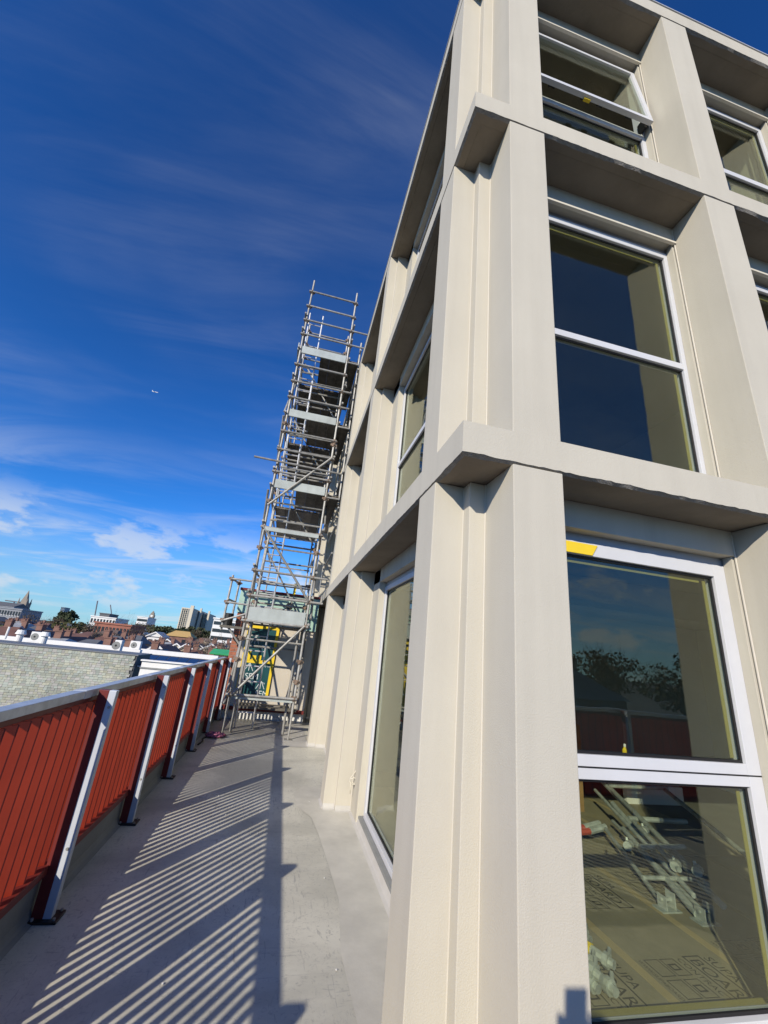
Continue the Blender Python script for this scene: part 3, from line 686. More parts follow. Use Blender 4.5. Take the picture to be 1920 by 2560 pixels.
for (x, y, z) in ((3.38, 3.35, .22), (3.45, 3.22, .24), (3.62, 3.9, .26), (3.3, 3.75, .2)):
    MB().tube([(x-.03, y-.02, z), (x+.03, y+.02, z)], .036, 10).tube([(x, y, z-.03), (x+.01, y+.03, z+.05)], .012, 6).build('clamp_block', GI, TF, smooth=False)
for (x, y) in ((2.98, 3.08), (3.14, 2.93)):
    MB().box(x-.07, x+.09, y-.05, y+.05, FZ+.001, FZ+.010).box(x-.03, x-.022, y-.04, y+.04, FZ+.0105, FZ+.09).box(x+.045, x+.053, y-.04, y+.04, FZ+.0105, FZ+.11).tube([(x-.04, y, FZ+.06), (x+.07, y, FZ+.06)], .012, 8).build('foot_plate', GI, TF, bevel=.002)
for dy in (0, .08):
    MB().tube([(3.05, 4.12+dy, .16), (3.2, 4.13+dy, .17)], .028, 8).build('end_cap', mat('red_cap', (.5, .09, .06), .6), TF)
    MB().tube([(3.2, 4.13+dy, .17), (3.4, 4.15+dy, .2)], .03, 8).build('end_socket', GI, TF)
CP = thing('clamp_heap', (2.0, 2.6, FZ), 'heap of galvanised scaffold clamps with blue and yellow bands behind the window', 'clamps')
rnd = random.Random(5); TEAL = mat('teal_band', (.06, .26, .30), .5, var=.2)
for i in range(24):
    x = 1.70+rnd.uniform(0, .34); y = 2.28+rnd.uniform(0, .45); a = R(rnd.uniform(95, 135)); l = rnd.uniform(.14, .26); z = FZ+.03+rnd.uniform(0, .07)
    d = Vector((math.cos(a), math.sin(a), rnd.uniform(-.05, .2)))*l; p = Vector((x, y, z))
    c_ = MB().tube([p, p+d*.5, p+d], [.022, .026, .02], 8).build('clamp_bar', GI, CP)
    MB().tube([p+d*.55, p+d*.7], .032, 8).build('band', TEAL if i % 3 else YTAPE, c_)
    MB().tube([p+d*.12, p+d*.24], .036, 9).tube([p+d*.18+Vector((.02, 0, .02)), p+d*.2+Vector((.05, .03, .03))], .011, 6).build('jaw', GI, c_)
CB = thing('door_lining', (3.6, 5.05, FZ), 'open timber lined cabinet panel standing at the back of the room', 'cabinet')
box('panel', (3.30, 3.72, 5.0, 5.03, FZ, 1.0), PLASTER, CB); box('lining', (3.72, 3.80, 4.97, 5.04, FZ, 1.0), TIMBER, CB); box('lining', (3.28, 3.72, 4.97, 4.999, FZ, .16), TIMBER, CB)
tag(box('skirting_offcut', (4.7, 5.6, 5.3, 5.36, FZ, .28), WHITE), 'white offcut of skirting lying at the back of the room', 'board')
YB = thing('yellow_glue_bottle', (1.86, 2.12, 1.226), 'small yellow bottle standing on the transom behind the glass', 'bottle')
MB().tube([(1.87, 2.10, 1.118), (1.873, 2.10, 1.24), (1.876, 2.10, 1.255)], [.011, .011, .005], 10).build('bottle_body', YTAPE, YB)
MB().tube([(1.876, 2.10, 1.255), (1.878, 2.10, 1.27)], .006, 8).build('cap', WHITE, YB)
box('cable_drop', (1.58, 1.586, 2.9, 2.906, 4.3, 5.3), BLACK, BLD)

# ------------------------------------------------------------------ the photographer (only the shadow is seen)
PH = thing('phone', CAM - cu*.06, 'phone held up by the photographer, seen only as a shadow on the corner pier', 'phone')
def cb(x0, x1, y0, y1, d0, d1):
    c = CAM + cr*((x0+x1)/2) + cu*((y0+y1)/2) - cf*((d0+d1)/2)
    return MB().obox(c, cr*((x1-x0)/2), cu*((y1-y0)/2), cf*((d1-d0)/2))
cb(-.060, .016, -.134, .014, .006, .014).build('body', BLACK, PH, bevel=.003)
SKIN = mat('skin', (.42, .25, .18), .6); CLOTH = mat('dark_jacket', (.05, .055, .07), .85, var=.1)
def skin_body(name, J, E, rad, m, parent):
    me = bpy.data.meshes.new(name); me.from_pydata(J, E, []); o = link(name, me, m, parent)
    sm = o.modifiers.new('skin', 'SKIN'); sm.use_smooth_shade = True
    for v, r_ in zip(me.skin_vertices[0].data, rad): v.radius = (r_, r_*.9)
    me.skin_vertices[0].data[0].use_root = True
    o.modifiers.new('sub', 'SUBSURF').levels = 1; o.modifiers['sub'].render_levels = 2
    return o
PE = thing('person', (-.17, -.37, 0), 'person in a dark jacket holding up a phone, seen only as a shadow', 'person')
hand = CAM + cr*(-.018) - cu*.098 - cf*.035
hx, hy, hz = hand
bx_, by_ = -.17, -.37
J = [(bx_, by_, .95), (bx_, by_, 1.2), (bx_, by_+.01, 1.40), (bx_+.01, by_+.02, 1.50), (bx_+.01, by_+.04, 1.62), (bx_+.01, by_+.05, 1.72),
     (bx_-.19, by_, 1.40), (bx_-.24, by_+.06, 1.14), (hx-.10, hy-.06, hz-.10), (bx_+.19, by_, 1.40), (bx_+.27, by_+.05, 1.14), (hx+.05, hy-.09, hz-.09),
     (bx_-.10, by_, .90), (bx_-.11, by_+.02, .50), (bx_-.12, by_, .08), (bx_-.12, by_+.14, .035), (bx_+.10, by_, .90), (bx_+.11, by_+.02, .50), (bx_+.12, by_, .08), (bx_+.12, by_+.14, .035)]
E_ = [(0, 1), (1, 2), (2, 3), (3, 4), (4, 5), (2, 6), (6, 7), (7, 8), (2, 9), (9, 10), (10, 11), (0, 12), (12, 13), (13, 14), (14, 15), (0, 16), (16, 17), (17, 18), (18, 19)]
rad = [.15, .14, .15, .06, .09, .075, .065, .05, .034, .065, .05, .034, .09, .065, .045, .035, .09, .065, .045, .035]
skin_body('body', J, E_, rad, CLOTH, PE)
hd = MB()
for i, (off, ln) in enumerate(((-.045, .07), (-.022, .078), (.0, .075), (.02, .06))):
    a = hand + cu*(off*.9) + cr*(-.045) - cf*.0
    hd.tube([a + cr*.05 - cf*.03, a + cr*.0 + cf*.012, a + cr*(-.02) + cf*.022, a + cr*(-.01)+cf*.030], [.012, .011, .010, .007], 7)
hd.tube([hand + cr*.03 - cu*.03 - cf*.03, hand + cr*.048 + cu*.015 - cf*.01, hand + cr*.035 + cu*.05 - cf*.0], [.015, .012, .009], 7)
hd.tube([hand - cu*.075 - cf*.05 + cr*.02, hand - cu*.03 - cf*.03 + cr*.01, hand + cu*.02 - cf*.022], [.028, .038, .03], 10)
hd.build('hand', SKIN, PE, smooth=True)

# ------------------------------------------------------------------ neighbouring roofs and the city
GZ = -7.6
tag(raw('ground', [(-2500, -2500, GZ), (2500, -2500, GZ), (2500, 3500, GZ), (-2500, 3500, GZ)], [(0, 1, 2, 3)], mat('city_ground', (.10, .10, .085), .95, var=.3, vscale=.05)), kind='structure')
box('podium', (-1.34, 9.5, YS-.4, 16.2, GZ, -.605), mat('podium_render', (.45, .42, .37), .9, var=.05), BLD)

# slate clad wall of the neighbour
NB = thing('slate_clad_building', (-16, 24, GZ), 'neighbouring building clad in pale green grey slate shingles beyond the balustrade', 'building')
xr_, yw = -6.98, 23.9
box('core', (-30, xr_-.02, yw+.02, yw+2.2, GZ, .30), mat('dark_flashing', (.06, .065, .075), .6), NB)
box('capping', (-30, xr_+.03, yw-.05, yw+2.3, .302, .36), mat('lead_cap', (.16, .17, .18), .6), NB)
rnd = random.Random(9); V = []; F = []; FC = []
row = 0; z = .28
while z > -3.4:
    x = xr_-.02-rnd.random()*.2
    while x > -17.5:
        w = rnd.uniform(.11, .24); o_ = rnd.uniform(0, .018); n = len(V); zb_ = z-.14+rnd.uniform(-.012, .012)
        V += [(x-w+.008, yw-.012, z), (x, yw-.012, z), (x, yw-.03-o_, zb_), (x-w+.008, yw-.03-o_, zb_), (x-w+.008, yw+.01, zb_), (x, yw+.01, zb_)]
        F += [(0+n, 3+n, 2+n, 1+n), (3+n, 4+n, 5+n, 2+n)]
        g = rnd.random(); k = rnd.uniform(.80, 1.16)*(1+.13*math.sin(x*1.1+1.7*math.sin(z*1.9))*math.sin(z*2.3+x*.4)); base = ((.33, .35, .29), (.36, .36, .28), (.30, .33, .29), (.34, .335, .305))[min(3, int(g*4))]
        FC += [tuple(c*k for c in base)]*2
        x -= w
    z -= .105; row += 1
sm_ = bpy.data.materials.new('slate_shingle'); sm_.use_nodes = True
t_ = sm_.node_tree; b_ = t_.nodes['Principled BSDF']; at_ = t_.nodes.new('ShaderNodeVertexColor'); at_.layer_name = 'col'
t_.links.new(at_.outputs[0], b_.inputs['Base Color']); b_.inputs['Roughness'].default_value = .8
so_ = raw('shingle_cladding', V, F, sm_, NB); so_['kind'] = 'stuff'
ca = so_.data.color_attributes.new('col', 'FLOAT_COLOR', 'CORNER'); li = 0
for p, c in zip(so_.data.polygons, FC):
    for _ in p.loop_indices: ca.data[li].color = (*c, 1); li += 1

# white flat roofed block beside and behind it
WB = thing('white_flat_roof_building', (-4.5, 22, GZ), 'white walled flat roof building with solar panels beyond the balustrade', 'building')
a = at(356, 1652, 20.5); b = at(640, 1680, 20.5)
box('wall', (a.x, b.x, 20.5, 20.7, GZ, a.z), WHITE, WB)
box('wall_coping', (a.x-.05, b.x, 20.42, 20.75, a.z+.002, a.z+.06), WHITE, WB)
box('wall_band', (a.x-.02, b.x, 20.46, 20.49, a.z-.30, a.z-.24), KERB, WB)
box('roof_deck', (-32, b.x, 26.2, 46, GZ, -.62), mat('grey_roofing', (.075, .08, .085), .8, var=.2), WB)
box('roof_deck', (a.x+.1, b.x, 20.71, 26.19, GZ, -.52), mat('grey_roofing', (.075, .08, .085), .8), WB)
for (px0, py0, px1, py1, Yp, th) in ((0, 1585, 545, 1643, 38, .34), (0, 1598, 235, 1626, 31, .22), (115, 1596, 330, 1622, 35, .2)):
    p0, p1 = at(px0, py0, Yp), at(px1, py1, Yp); zt = (p0.z+p1.z)/2
    MB().box(p0.x, p1.x, Yp, Yp+.35, zt-th, zt).build('parapet', WHITE, WB)
box('grille', (a.x+1.0, a.x+2.1, 20.485, 20.499, a.z-1.0, a.z-.75), KERB, WB)
PV = mat('solar_cell', (.012, .016, .045), .2, var=.1, spec=.6)
for (px0, px1, py, Yp) in ((365, 520, 1640, 30.0), (358, 470, 1650, 25.0)):
    p0, p1 = at(px0, py, Yp), at(px1, py+(px1-px0)*.10, Yp); n_ = 6; w = (p1.x-p0.x)/n_
    for i in range(n_):
        x = p0.x+w*i; zz0 = p0.z
        o = MB().obox((x+w/2, Yp, zz0-.12), Vector((w/2-.03, 0, 0)), Vector((0, .75, .14)), Vector((0, -.005, .02))).build('solar_panel', PV, None)
        o.parent = WB; o.location = -wt(WB)
        MB().obox((x+w/2, Yp-.76, zz0-.262), Vector((w/2-.02, 0, 0)), Vector((0, .015, 0)), Vector((0, 0, .025))).build('panel_edge', WSTEEL, o)
for (px, py, Yp, w, h_) in ((95, 1592, 30, .62, .56), (297, 1614, 27.5, .36, .60), (340, 1613, 33, .66, .54)):
    p = at(px, py, Yp); ac = thing('air_conditioner', (p.x, Yp, p.z-h_/2), {95: 'white air conditioner among the vent pipes on the flat roof', 297: 'small slatted white air conditioner above the slate wall', 340: 'white air conditioner with round fan standing near the solar panels'}[px], 'air conditioner', 'rooftop air conditioners')
    box('casing', (p.x-w/2, p.x+w/2, Yp-.2, Yp+.2, p.z-h_/2, p.z+h_/2), WHITE, ac, bevel=.02)
    MB().tube([(p.x-.08, Yp-.215, p.z), (p.x-.08, Yp-.201, p.z)], h_*.36, 18).build('fan_grille', KERB, ac)
    MB().tube([(p.x-.08, Yp-.222, p.z), (p.x-.08, Yp-.2155, p.z)], h_*.10, 12).build('fan_hub', BLACK, ac)
    box('stand', (p.x-w/2-.1, p.x+w/2+.1, Yp-.25, Yp+.25, -.62, p.z-h_/2-.001), WHITE, ac)
for i, (px, py, Yp, r_, h_) in enumerate(((48, 1595, 27, .20, 1.0), (109, 1600, 27, .20, .9))):
    p = at(px, py, Yp); vp = thing('roof_vent', (p.x, Yp, -.6), ('left' if i == 0 else 'right') + ' white vent cowl on the flat roof behind the slate wall', 'vent', 'roof vents')
    MB().tube([(p.x, Yp, -.62), (p.x, Yp, p.z+.2)], r_*.8, 12).build('pipe', WHITE, vp); MB().tube([(p.x, Yp, p.z+.201), (p.x, Yp, p.z+.42)], [r_*1.25, r_*.9], 12).build('cowl', WHITE, vp)
p = at(12, 1598, 27); q = at(24, 1567, 27); tag(tube('roof_pole', p, q, .055, WHITE), 'short white pole on the flat roof at the left edge', 'pole')

# ------- houses
TC = [mat('roof_terracotta', (.17, .088, .066), .8, var=.2, vscale=1), mat('roof_slate', (.13, .135, .14), .8, var=.2, vscale=1), mat('roof_iron', (.34, .35, .35), .6, var=.15, vscale=1), mat('roof_brown', (.17, .12, .09), .8, var=.2, vscale=1)]
WL = [mat('house_cream', (.58, .54, .45), .85, var=.08, vscale=.6), mat('house_brick', (.22, .12, .092), .85, var=.2, vscale=1.5), mat('house_white', (.70, .69, .66), .8, var=.06, vscale=.6), mat('house_tan', (.42, .33, .24), .85, var=.1, vscale=.6)]
WGL = mat('dark_window', (.03, .035, .04), .15, spec=.6)
NAMES_W = ['cream', 'red brick', 'white', 'tan']; NAMES_R = ['terracotta tile', 'dark slate', 'grey iron', 'brown tile']
def house(x, y, w, d, zw, zr, wi, ri, chim, gable, label, group=None, roofm=None):
    hh = thing('house', (x, y, GZ), label, 'house', group)
    wm, rm = WL[wi], roofm or TC[ri]; x0, x1, y0, y1 = x-w/2, x+w/2, y-d/2, y+d/2
    box('wall', (x0, x1, y0, y1, GZ, zw), wm, hh)
    e = .35
    if gable:     # gable faces the camera
        V = [(x0-e, y0-e, zw), (x1+e, y0-e, zw), (x, y0-e, zr), (x0-e, y1, zw), (x1+e, y1, zw), (x, y1, zr)]
        roof = raw('roof', V, [(0, 2, 5, 3), (2, 1, 4, 5), (0, 3, 4, 1), (3, 5, 4)], rm, hh)
        raw('gable', [(x0, y0-.02, zw), (x1, y0-.02, zw), (x, y0-.02, zr-.25)], [(0, 1, 2)], wm, hh)
        raw('barge_board', [(x0-e, y0-e-.05, zw), (x, y0-e-.05, zr), (x1+e, y0-e-.05, zw), (x1+e, y0-e-.05, zw-.22), (x, y0-e-.05, zr-.25), (x0-e, y0-e-.05, zw-.22)], [(0, 1, 4, 5), (1, 2, 3, 4)], WHITE, roof)
    else:
        V = [(x0-e, y0-e, zw), (x1+e, y0-e, zw), (x1+e, y1+e, zw), (x0-e, y1+e, zw), (x0+w*.2, y, zr), (x1-w*.2, y, zr)]
        roof = raw('roof', V, [(0, 1, 5, 4), (1, 2, 5), (2, 3, 4, 5), (3, 0, 4), (0, 3, 2, 1)], rm, hh)
    for k in range(chim):
        cx = x0+w*(.15+.7*(k/max(1, chim-1) if chim > 1 else .3)); ch = box('chimney', (cx-.32, cx+.32, y-.3, y+.3, zw+.2, zr+.62), WL[1], roof)
        box('chimney_cap', (cx-.38, cx+.38, y-.36, y+.36, zr+.621, zr+.72), WL[1], ch)
        for s in (-.22, .22): MB().tube([(cx+s*.8, y, zr+.721), (cx+s*.8, y, zr+.98)], [.10, .08], 8).build('chimney_pot', TC[0], ch)
    nw = max(2, int(w/2.6))
    for i in range(nw):
        wx = x0+(i+.5)*w/nw
        wo_ = box('window', (wx-.5, wx+.5, y0-.06, y0-.03, zw-2.1, zw-.7), WGL, hh); box('window_sill', (wx-.62, wx+.62, y0-.16, y0-.061, zw-2.25, zw-2.11), WHITE, wo_)
    return hh
rnd = random.Random(21); cnt = {}
rows = [(50, -31, -6.5, 3.6, .02), (62, -31, -6.3, 3.2, .10), (76, -31, -6.3, 2.8, .12), (95, -31, -6.3, 2.5, .15), (122, -31, -6.3, 2.2, .25), (160, -31, -6.3, 2.0, .45)]
for (yy, a0, a1, da, zr) in rows:
    a = a0 + rnd.uniform(0, 1)
    while a < a1:
        w = yy*math.tan(R(da))*rnd.uniform(.65, .9); x = yy*math.tan(R(a)); zr_ = zr+rnd.uniform(-.45, .25)*yy/60
        wi = rnd.choice((0, 1, 1, 2, 3)); ri = rnd.choice((0, 0, 1, 1, 2, 3)); ch = rnd.choice((0, 0, 1, 1, 2)); g = rnd.random() < .38
        key = f"{NAMES_W[wi]} house, {'gabled' if g else 'hipped'} {NAMES_R[ri]} roof" + {0: ' without chimney', 1: ', one chimney', 2: ', two chimneys'}[ch]
        rowname = ', ' + {50: 'nearest', 62: 'second', 76: 'third', 95: 'fourth', 122: 'fifth', 160: 'farthest'}[yy] + ' rooftop row'
        lab_ = key+rowname
        if lab_ in cnt: lab_ = 'other ' + lab_ + ', on the right'
        cnt[lab_] = 1
        house(x, yy+rnd.uniform(-3, 3), w, 7+rnd.uniform(0, 3), zr_-rnd.uniform(.9, 1.6), zr_, wi, ri, ch, g, lab_, 'terraced houses below the terrace')
        a += da*rnd.uniform(.8, 1.1)
# houses that stand out
p = at(456, 1584, 135); house(p.x, 135, 6.6, 8, p.z-.9, p.z+.7, 1, 3, 0, False, 'red brick house with a mustard yellow hipped roof below the tower blocks', None, mat('roof_mustard', (.55, .36, .13), .8, var=.1))
p = at(428, 1606, 105); house(p.x, 105, 3.9, 7, p.z-.5, p.z+.75, 1, 0, 0, True, 'small house with an orange brick gable and white barge boards')
p = at(398, 1588, 120); house(p.x, 120, 3.4, 7, p.z-.4, p.z+.8, 2, 2, 0, True, 'small white gabled house left of the mustard yellow roof')
def block(name, label, px0, px1, pyt, Yp, d, m, rows_=0, cols=0, cat='building', strip=False):
    p0, p1 = at(px0, pyt, Yp), at(px1, pyt+(px1-px0)*.10, Yp); zt = (p0.z+p1.z)/2
    o = thing(name, ((p0.x+p1.x)/2, Yp, GZ), label, cat)
    box('wall', (p0.x, p1.x, Yp, Yp+d, GZ, zt), m, o)
    box('roof', (p0.x-.3, p1.x+.3, Yp-.3, Yp+d, zt+.01, zt+.5), m, o)
    H = (zt-GZ)*.9; w = (p1.x-p0.x)
    for r_ in range(rows_):
        z = zt-(r_+.75)*H/rows_*.95
        if strip: box('window_band', (p0.x+w*.03, p1.x-w*.03, Yp-.15, Yp-.1, z, z+H/rows_*.42), WGL, o); continue
        for c in range(cols):
            x = p0.x+(c+.5)*w/cols; f = box('window', (x-w/cols*.28, x+w/cols*.28, Yp-.15, Yp-.1, z, z+H/rows_*.5), WGL, o)
            box('window_sill', (x-w/cols*.34, x+w/cols*.34, Yp-.3, Yp-.16, z-.2, z-.01), WHITE, f)
    return o, p0, p1, zt
RB = mat('mill_brick', (.32, .13, .09), .85, var=.12, vscale=.3)
block('brick_mill', 'long low red brick building with a row of white windows', 238, 328, 1557, 150, 14, RB, 2, 10)
block('white_office_building', 'white low office building standing behind the long red brick building', 228, 290, 1541, 235, 18, WHITE, 3, 8)
block('plant_room', 'dark rooftop plant room on the white office building', 250, 274, 1534, 246, 12, mat('dark_clad', (.10, .105, .11), .7))
block('striped_office_building', 'pale office building with dark window bands left of the clock tower', 344, 370, 1542, 330, 20, WHITE, 4, 0, strip=True)
block('terraced_office_building', 'white stepped building with long window bands right of the tower blocks', 535, 590, 1547, 170, 18, WHITE, 5, 0, strip=True)
block('dark_high_rise', 'small dark blue high rise on the skyline', 153, 163, 1518, 900, 20, mat('blue_tower', (.10, .15, .22), .4), 8, 3)
block('grey_civic_building', 'pale grey stone building with small windows at the left edge below the spire', 0, 55, 1520, 210, 16, mat('grey_stone', (.27, .285, .31), .8, var=.08, vscale=.3), 3, 8)
o, p0, p1, zt = block('slate_hall', 'dark pitched roof hall beside the church spire', -40, 34, 1512, 250, 14, mat('grey_stone', (.27, .285, .31), .8))
raw('roof', [(p0.x, 249.5, zt+.5), (p1.x, 249.5, zt+.5), (p1.x, 264, zt+.5), (p0.x, 264, zt+.5), (p0.x, 257, zt+2.6), (p1.x, 257, zt+2.6)], [(0, 1, 5, 4), (1, 2, 5), (2, 3, 4, 5), (3, 0, 4)], TC[1], o)
# tower blocks
CT = mat('tower_concrete', (.60, .54, .42), .85, var=.06, vscale=.05)
def slab_tower(name, label, px0, px1, pyt, Yp, d, lo):
    p0, p1 = at(px0, pyt, Yp), at(px1, pyt, Yp); o = thing(name, (p0.x, Yp, GZ), label, 'tower block', 'concrete tower blocks'); zt = p0.z; w = p1.x-p0.x
    box('wall', (p0.x, p1.x, Yp, Yp+d, GZ, zt), CT, o); box('lift_core', (p1.x-w*.28, p1.x-.02*w, Yp-2.5, Yp-.01, GZ, zt+2.2), CT, o)
    for r_ in range(18):
        z = zt-2.2-r_*(zt-GZ)/19
        for c in range(4):
            x = p0.x+w*(.08+c*.155); box('window', (x, x+w*.09, Yp-.25, Yp-.05, z, z+1.3), WGL, o)
    box('balcony_stack', (p0.x+w*.60, p0.x+w*.70, Yp-1.2, Yp-.01, GZ, zt-.8), KERB, o)
slab_tower('tower_block', 'leftmost pale concrete slab of the paired high rise flats', 455, 487, 1518, 380, 20, 0)
slab_tower('tower_block', 'middle dark sided slab of the paired high rise flats', 490, 506, 1526, 400, 34, 0)
slab_tower('tower_block', 'rightmost slab of the paired high rise flats', 510, 526, 1533, 405, 34, 0)
# church spire
STN = mat('spire_stone', (.26, .23, .19), .85, var=.1, vscale=.2)
t0, tb_ = at(61, 1473, 260), at(45, 1523, 260); CH = thing('church_spire', (tb_.x, 260, GZ), 'brown stone church spire on the left of the skyline', 'church')
zb_ = at(52, 1508, 260).z; cx, cy = at(52, 1508, 260).x, 263
box('tower', (cx-2.2, cx+2.2, cy-2.2, cy+2.2, GZ, zb_), STN, CH)
raw('spire', [(cx-1.5, cy-1.5, zb_+.01), (cx+1.5, cy-1.5, zb_+.01), (cx+1.5, cy+1.5, zb_+.01), (cx-1.5, cy+1.5, zb_+.01), (cx, cy, t0.z)], [(0, 1, 4), (1, 2, 4), (2, 3, 4), (3, 0, 4), (3, 2, 1, 0)], STN, CH)
for sx in (-1.9, 1.9):
    for sy in (-1.9, 1.9): MB().tube([(cx+sx, cy+sy, zb_+.02), (cx+sx, cy+sy, zb_+3)], [.45, .05], 6).build('pinnacle', STN, CH)
for sx in (-1.1, 1.1): box('belfry_opening', (cx+sx-.45, cx+sx+.45, cy-2.28, cy-2.21, zb_-4, zb_-1), BLACK, CH)
# clock tower
c0, c1 = at(383, 1527, 420), at(377, 1557, 420); CK = thing('clock_tower', (c1.x, 420, GZ), 'slender stepped clock tower left of the tower blocks', 'tower'); zt = c0.z; zb2 = c1.z; cx = (c0.x+c1.x)/2
hh = zt-zb2
for nm, w, za, zb3 in (('shaft', 1.7, GZ, zb2+hh*.45), ('clock_stage', 1.95, zb2+hh*.451, zb2+hh*.66), ('belfry', 1.45, zb2+hh*.661, zb2+hh*.82), ('lantern', .85, zb2+hh*.821, zb2+hh*.93)):
    box(nm, (cx-w, cx+w, 420-w, 420+w, za, zb3), STN, CK, bevel=.2)
MB().tube([(cx, 420, zb2+hh*.931), (cx, 420, zt)], [.6, .05], 8).build('finial', STN, CK)
MB().tube([(cx, 418.0, zb2+hh*.56), (cx, 417.9, zb2+hh*.56)], 1.0, 16).build('clock_face', WHITE, CK)
# cranes
CRM = mat('crane_grey', (.22, .22, .23), .6)
for (px, py0, py1, dx, Yp, lab) in ((236, 1545, 1502, 8, 420, 'raised jib crane standing behind the white office building'), (280, 1545, 1512, -4, 520, 'thin distant crane on the skyline right of the raised jib crane'), (33, 1512, 1503, 0, 420, 'flat topped crane beside the church spire')):
    a_, b_ = at(px, py0, Yp), at(px+dx, py1, Yp); k = thing('tower_crane', (a_.x, Yp, GZ), lab, 'crane', 'construction cranes')
    tube('mast', (a_.x, Yp, GZ), (a_.x, Yp, a_.z), .7, CRM, k, 4)
    if dx: tube('jib', (a_.x, Yp, a_.z), b_, .55, CRM, k, 4)
    else:
        tube('mast_top', (a_.x, Yp, a_.z), (a_.x, Yp, b_.z), .7, CRM, k, 4); tube('jib', (b_.x-6, Yp, b_.z), (b_.x+14, Yp, b_.z-.5), .5, CRM, k, 4)
# green site sheeting
p = at(560, 1631, 34); gs = tag(MB().obox((p.x, 34, p.z), Vector((.9, 0, 0)), Vector((0, .8, .15)), Vector((0, -.02, .04))).build('green_tarpaulin', mat('green_tarp', (.06, .42, .14), .5, var=.2), None, bevel=.02), 'bright green tarpaulin on a roof below the balustrade end', 'tarpaulin')

# ------- trees
LEAF = [mat('leaf_dark', (.048, .062, .028), .8, var=.45, vscale=.9), mat('leaf_olive', (.085, .085, .030), .8, var=.4, vscale=.9), mat('leaf_brown', (.10, .075, .05), .9, var=.35, vscale=.9), mat('twig_pale', (.20, .165, .12), .9, var=.3, vscale=.9)]
BARK = mat('bark', (.09, .07, .05), .9, var=.2)
def tree(x, y, zt, rx, h_, mi, label, n=900, seed=0, group='trees between the houses', leaf=.28, bare=False, zg=GZ):
    rn = random.Random(seed); t = thing('tree', (x, y, zg), label, 'tree', group)
    tk = MB(); zc_ = zt-h_*.5
    tk.tube([(x, y, zg), (x+.1, y, (zg+zc_)/2), (x, y, zc_)], [.22*rx/3+.1, .18*rx/3+.08, .10*rx/3+.04], 7)
    lobes = []
    for i in range(9):
        a = rn.uniform(0, 6.28); e = rn.uniform(-.6, 1); q = rn.uniform(.25, .72)
        c = Vector((x+math.cos(a)*rx*q, y+math.sin(a)*rx*q, zc_+e*h_*.36)); lobes.append((c, rn.uniform(.28, .5)))
        tk.tube([(x, y, zc_-h_*.3), (x+(c.x-x)*.5, y+(c.y-y)*.5, zc_-h_*.1+.3*(c.z-zc_)), c], [.09*rx/3+.03, .06*rx/3+.02, .02], 5)
    if bare:
        for i in range(90):
            c, s = rn.choice(lobes); d = Vector((rn.gauss(0, 1), rn.gauss(0, 1), abs(rn.gauss(.6, .8)))).normalized()*rn.uniform(.6, 1.5)*rx*.5
            tk.tube([c, c+d*.5+Vector((rn.uniform(-.1, .1),)*3), c+d], [.03, .02, .008], 3)
    tk.build('trunk', BARK, t)
    V = []; F = []
    for i in range(n):
        c, s = rn.choice(lobes)
        while True:
            d = Vector((rn.uniform(-1, 1), rn.uniform(-1, 1), rn.uniform(-1, 1)))
            if d.length < 1: break
        d = d*(d.length**-.35 if d.length > .05 else 1)
        p = c + Vector((d.x*rx*s*1.1, d.y*rx*s*1.1, d.z*h_*s*.5)); q = leaf*rn.uniform(.5, 1.3)
        u = Vector((rn.gauss(0, 1), rn.gauss(0, 1), rn.gauss(0, 1))).normalized(); v = u.cross(Vector((rn.gauss(0, 1), rn.gauss(0, 1), rn.gauss(0, 1)))).normalized()
        k = len(V); V += [p-u*q, p+v*q*.6, p+u*q, p-v*q*.6]; F.append((k, k+1, k+2, k+3))
    raw('crown', V, F, LEAF[mi], t)
TL = [(25, 1566, 70, 1.6, 5, 0, 'dark leafy tree at the left edge below the grey stone building'), (60, 1572, 74, 2.0, 4, 0, 'dark spreading tree in front of the church'), (8, 1548, 110, 5, 7, 2, 'bare brown tree at the far left behind the flat roof'),
      (95, 1535, 190, 9, 9, 2, 'brown bare tree clump right of the church spire'), (135, 1544, 170, 5, 7, 2, 'dark evergreen right of the church on the skyline'), (172, 1529, 200, 3.6, 6, 0, 'round dark evergreen standing up on the skyline beside the small high rise'),
      (185, 1556, 120, 4.6, 6, 1, 'large olive green tree in the middle of the rooftops'), (160, 1558, 132, 2.6, 4.5, 1, 'dark green tree left of the large olive green tree'), (213, 1556, 118, 3.5, 6, 2, 'bare brown tree right of the large olive green tree'),
      (330, 1552, 230, 12, 9, 2, 'wide bare brown tree clump right of the brick mill'), (305, 1548, 300, 14, 9, 2, 'distant brown tree clump behind the brick mill'), (120, 1548, 240, 12, 8, 0, 'distant dark tree belt behind the church'),
      (410, 1562, 300, 12, 8, 0, 'dark distant tree belt right of the clock tower'), (462, 1562, 200, 5, 7, 0, 'dark tree at the foot of the leftmost tower block'), (488, 1572, 170, 5, 7, 2, 'bare brown tree below the middle tower block'), (505, 1570, 180, 5, 7, 0, 'dark tree below the rightmost tower block'),
      (512, 1590, 62, 3.2, 5.5, 3, 'pale bare tree left of the white stepped building'), (545, 1594, 55, 3.0, 5, 3, 'pale twiggy tree in front of the white stepped building'), (568, 1600, 50, 2.0, 5, 3, 'thin pale bare tree beside the brick pier of the annex'), (360, 1572, 140, 5, 6, 2, 'low bare tree below the clock tower'), (270, 1578, 90, 3, 5, 2, 'bare brown tree in front of the brick mill')]
for i, (px, py, Yp, rx, h_, mi, lab) in enumerate(TL):
    p = at(px, py, Yp); tree(p.x, Yp, p.z, rx, h_, mi, lab, n=520 if mi >= 2 else 950, seed=100+i, leaf=(.16 if mi >= 2 else .30)*max(.8, Yp/90), bare=(mi >= 2))
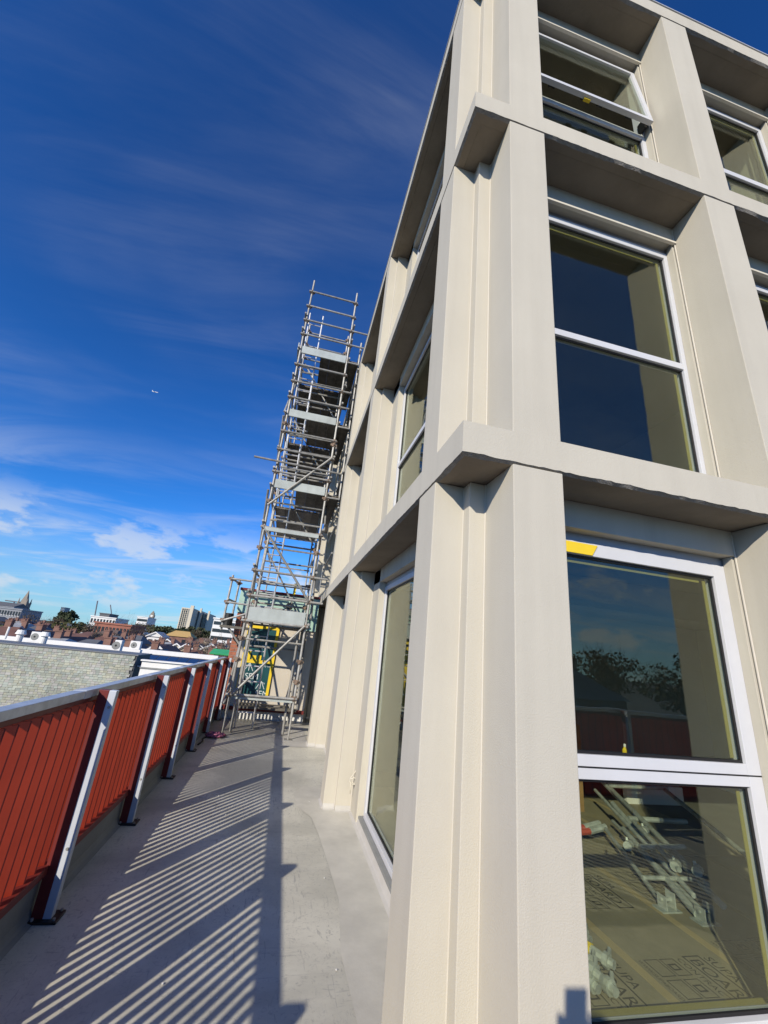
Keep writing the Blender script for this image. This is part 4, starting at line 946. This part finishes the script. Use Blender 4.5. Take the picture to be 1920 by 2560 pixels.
# trees and a house behind the photographer, mirrored in the windows
for i, (x, y, zt, rx, h_, mi, lab) in enumerate(((62, -48, 6.4, 6, 9, 0, 'dense dark tree behind the photographer, mirrored at the right of the window'), (47, -50, 5.2, 5, 8, 2, 'bare tree behind the photographer, mirrored in the middle of the window'), (40, -46, 4.2, 4.5, 7, 2, 'bare tree behind the photographer, mirrored at the left of the window'), (78, -52, 5.6, 6, 9, 0, 'wide dark tree behind the photographer, farthest right in the mirror image'), (53, -60, 4.6, 6, 8, 0, 'low dark tree behind the photographer, mirrored between the bare trees'), (34, -55, 4.0, 6, 8, 2, 'low bare tree behind the photographer, farthest left in the mirror image'), (56, -46, 4.4, 5, 8, 2, 'bare tree behind the photographer, mirrored just left of the dense dark tree'), (68, -58, 5.4, 7, 9, 0, 'broad dark tree behind the photographer, mirrored just right of the dense dark tree'), (44, -62, 4.0, 7, 8, 0, 'low broad evergreen behind the photographer, mirrored behind the bare trees'))):
    tree(x, y, zt, rx, h_, mi, lab, n=1600 if mi == 0 else 500, seed=300+i, group='trees mirrored in the windows', leaf=.30, bare=mi == 2)
for x, lab in ((8, 'brick house behind the photographer, left of the mirrored trees'), (24, 'brick house behind the photographer, right of the mirrored trees')):
    house(x, -34, 13, 9, -.4, 2.4, 1, 1, 2, False, lab)

# ------- aircraft
d = ray(388, 980); P0 = CAM + d*2600; AP = thing('airliner', P0, 'tiny white airliner climbing across the blue sky', 'aircraft')
fx = (cr*.96 - cu*.22).normalized(); up_ = (cu*.96+cr*.22); sd = fx.cross(up_)
wm_ = mat('aircraft_white', (.75, .76, .78), .4)
MB().tube([P0-fx*17, P0-fx*14, P0+fx*13, P0+fx*17], [.6, 2.0, 2.0, .4], 10).build('fuselage', wm_, AP)
for s in (-1, 1):
    raw('wing', [P0+fx*3+sd*s*1.5, P0-fx*3+sd*s*1.5, P0-fx*8+sd*s*17+up_*1.5, P0-fx*6+sd*s*17+up_*1.5, P0+fx*3+sd*s*1.5-up_*.4, P0-fx*3+sd*s*1.5-up_*.4, P0-fx*8+sd*s*17+up_*1.2, P0-fx*6+sd*s*17+up_*1.2], [(0, 1, 2, 3), (4, 7, 6, 5), (0, 4, 5, 1), (1, 5, 6, 2), (2, 6, 7, 3), (3, 7, 4, 0)], wm_, AP)
raw('tail_fin', [P0-fx*12+up_*1.5+sd*.2, P0-fx*17+up_*1.0+sd*.2, P0-fx*18+up_*7+sd*.2, P0-fx*16+up_*7+sd*.2, P0-fx*12+up_*1.5-sd*.2, P0-fx*17+up_*1.0-sd*.2, P0-fx*18+up_*7-sd*.2, P0-fx*16+up_*7-sd*.2], [(0, 1, 2, 3), (4, 7, 6, 5), (0, 4, 5, 1), (1, 5, 6, 2), (2, 6, 7, 3), (3, 7, 4, 0)], wm_, AP)
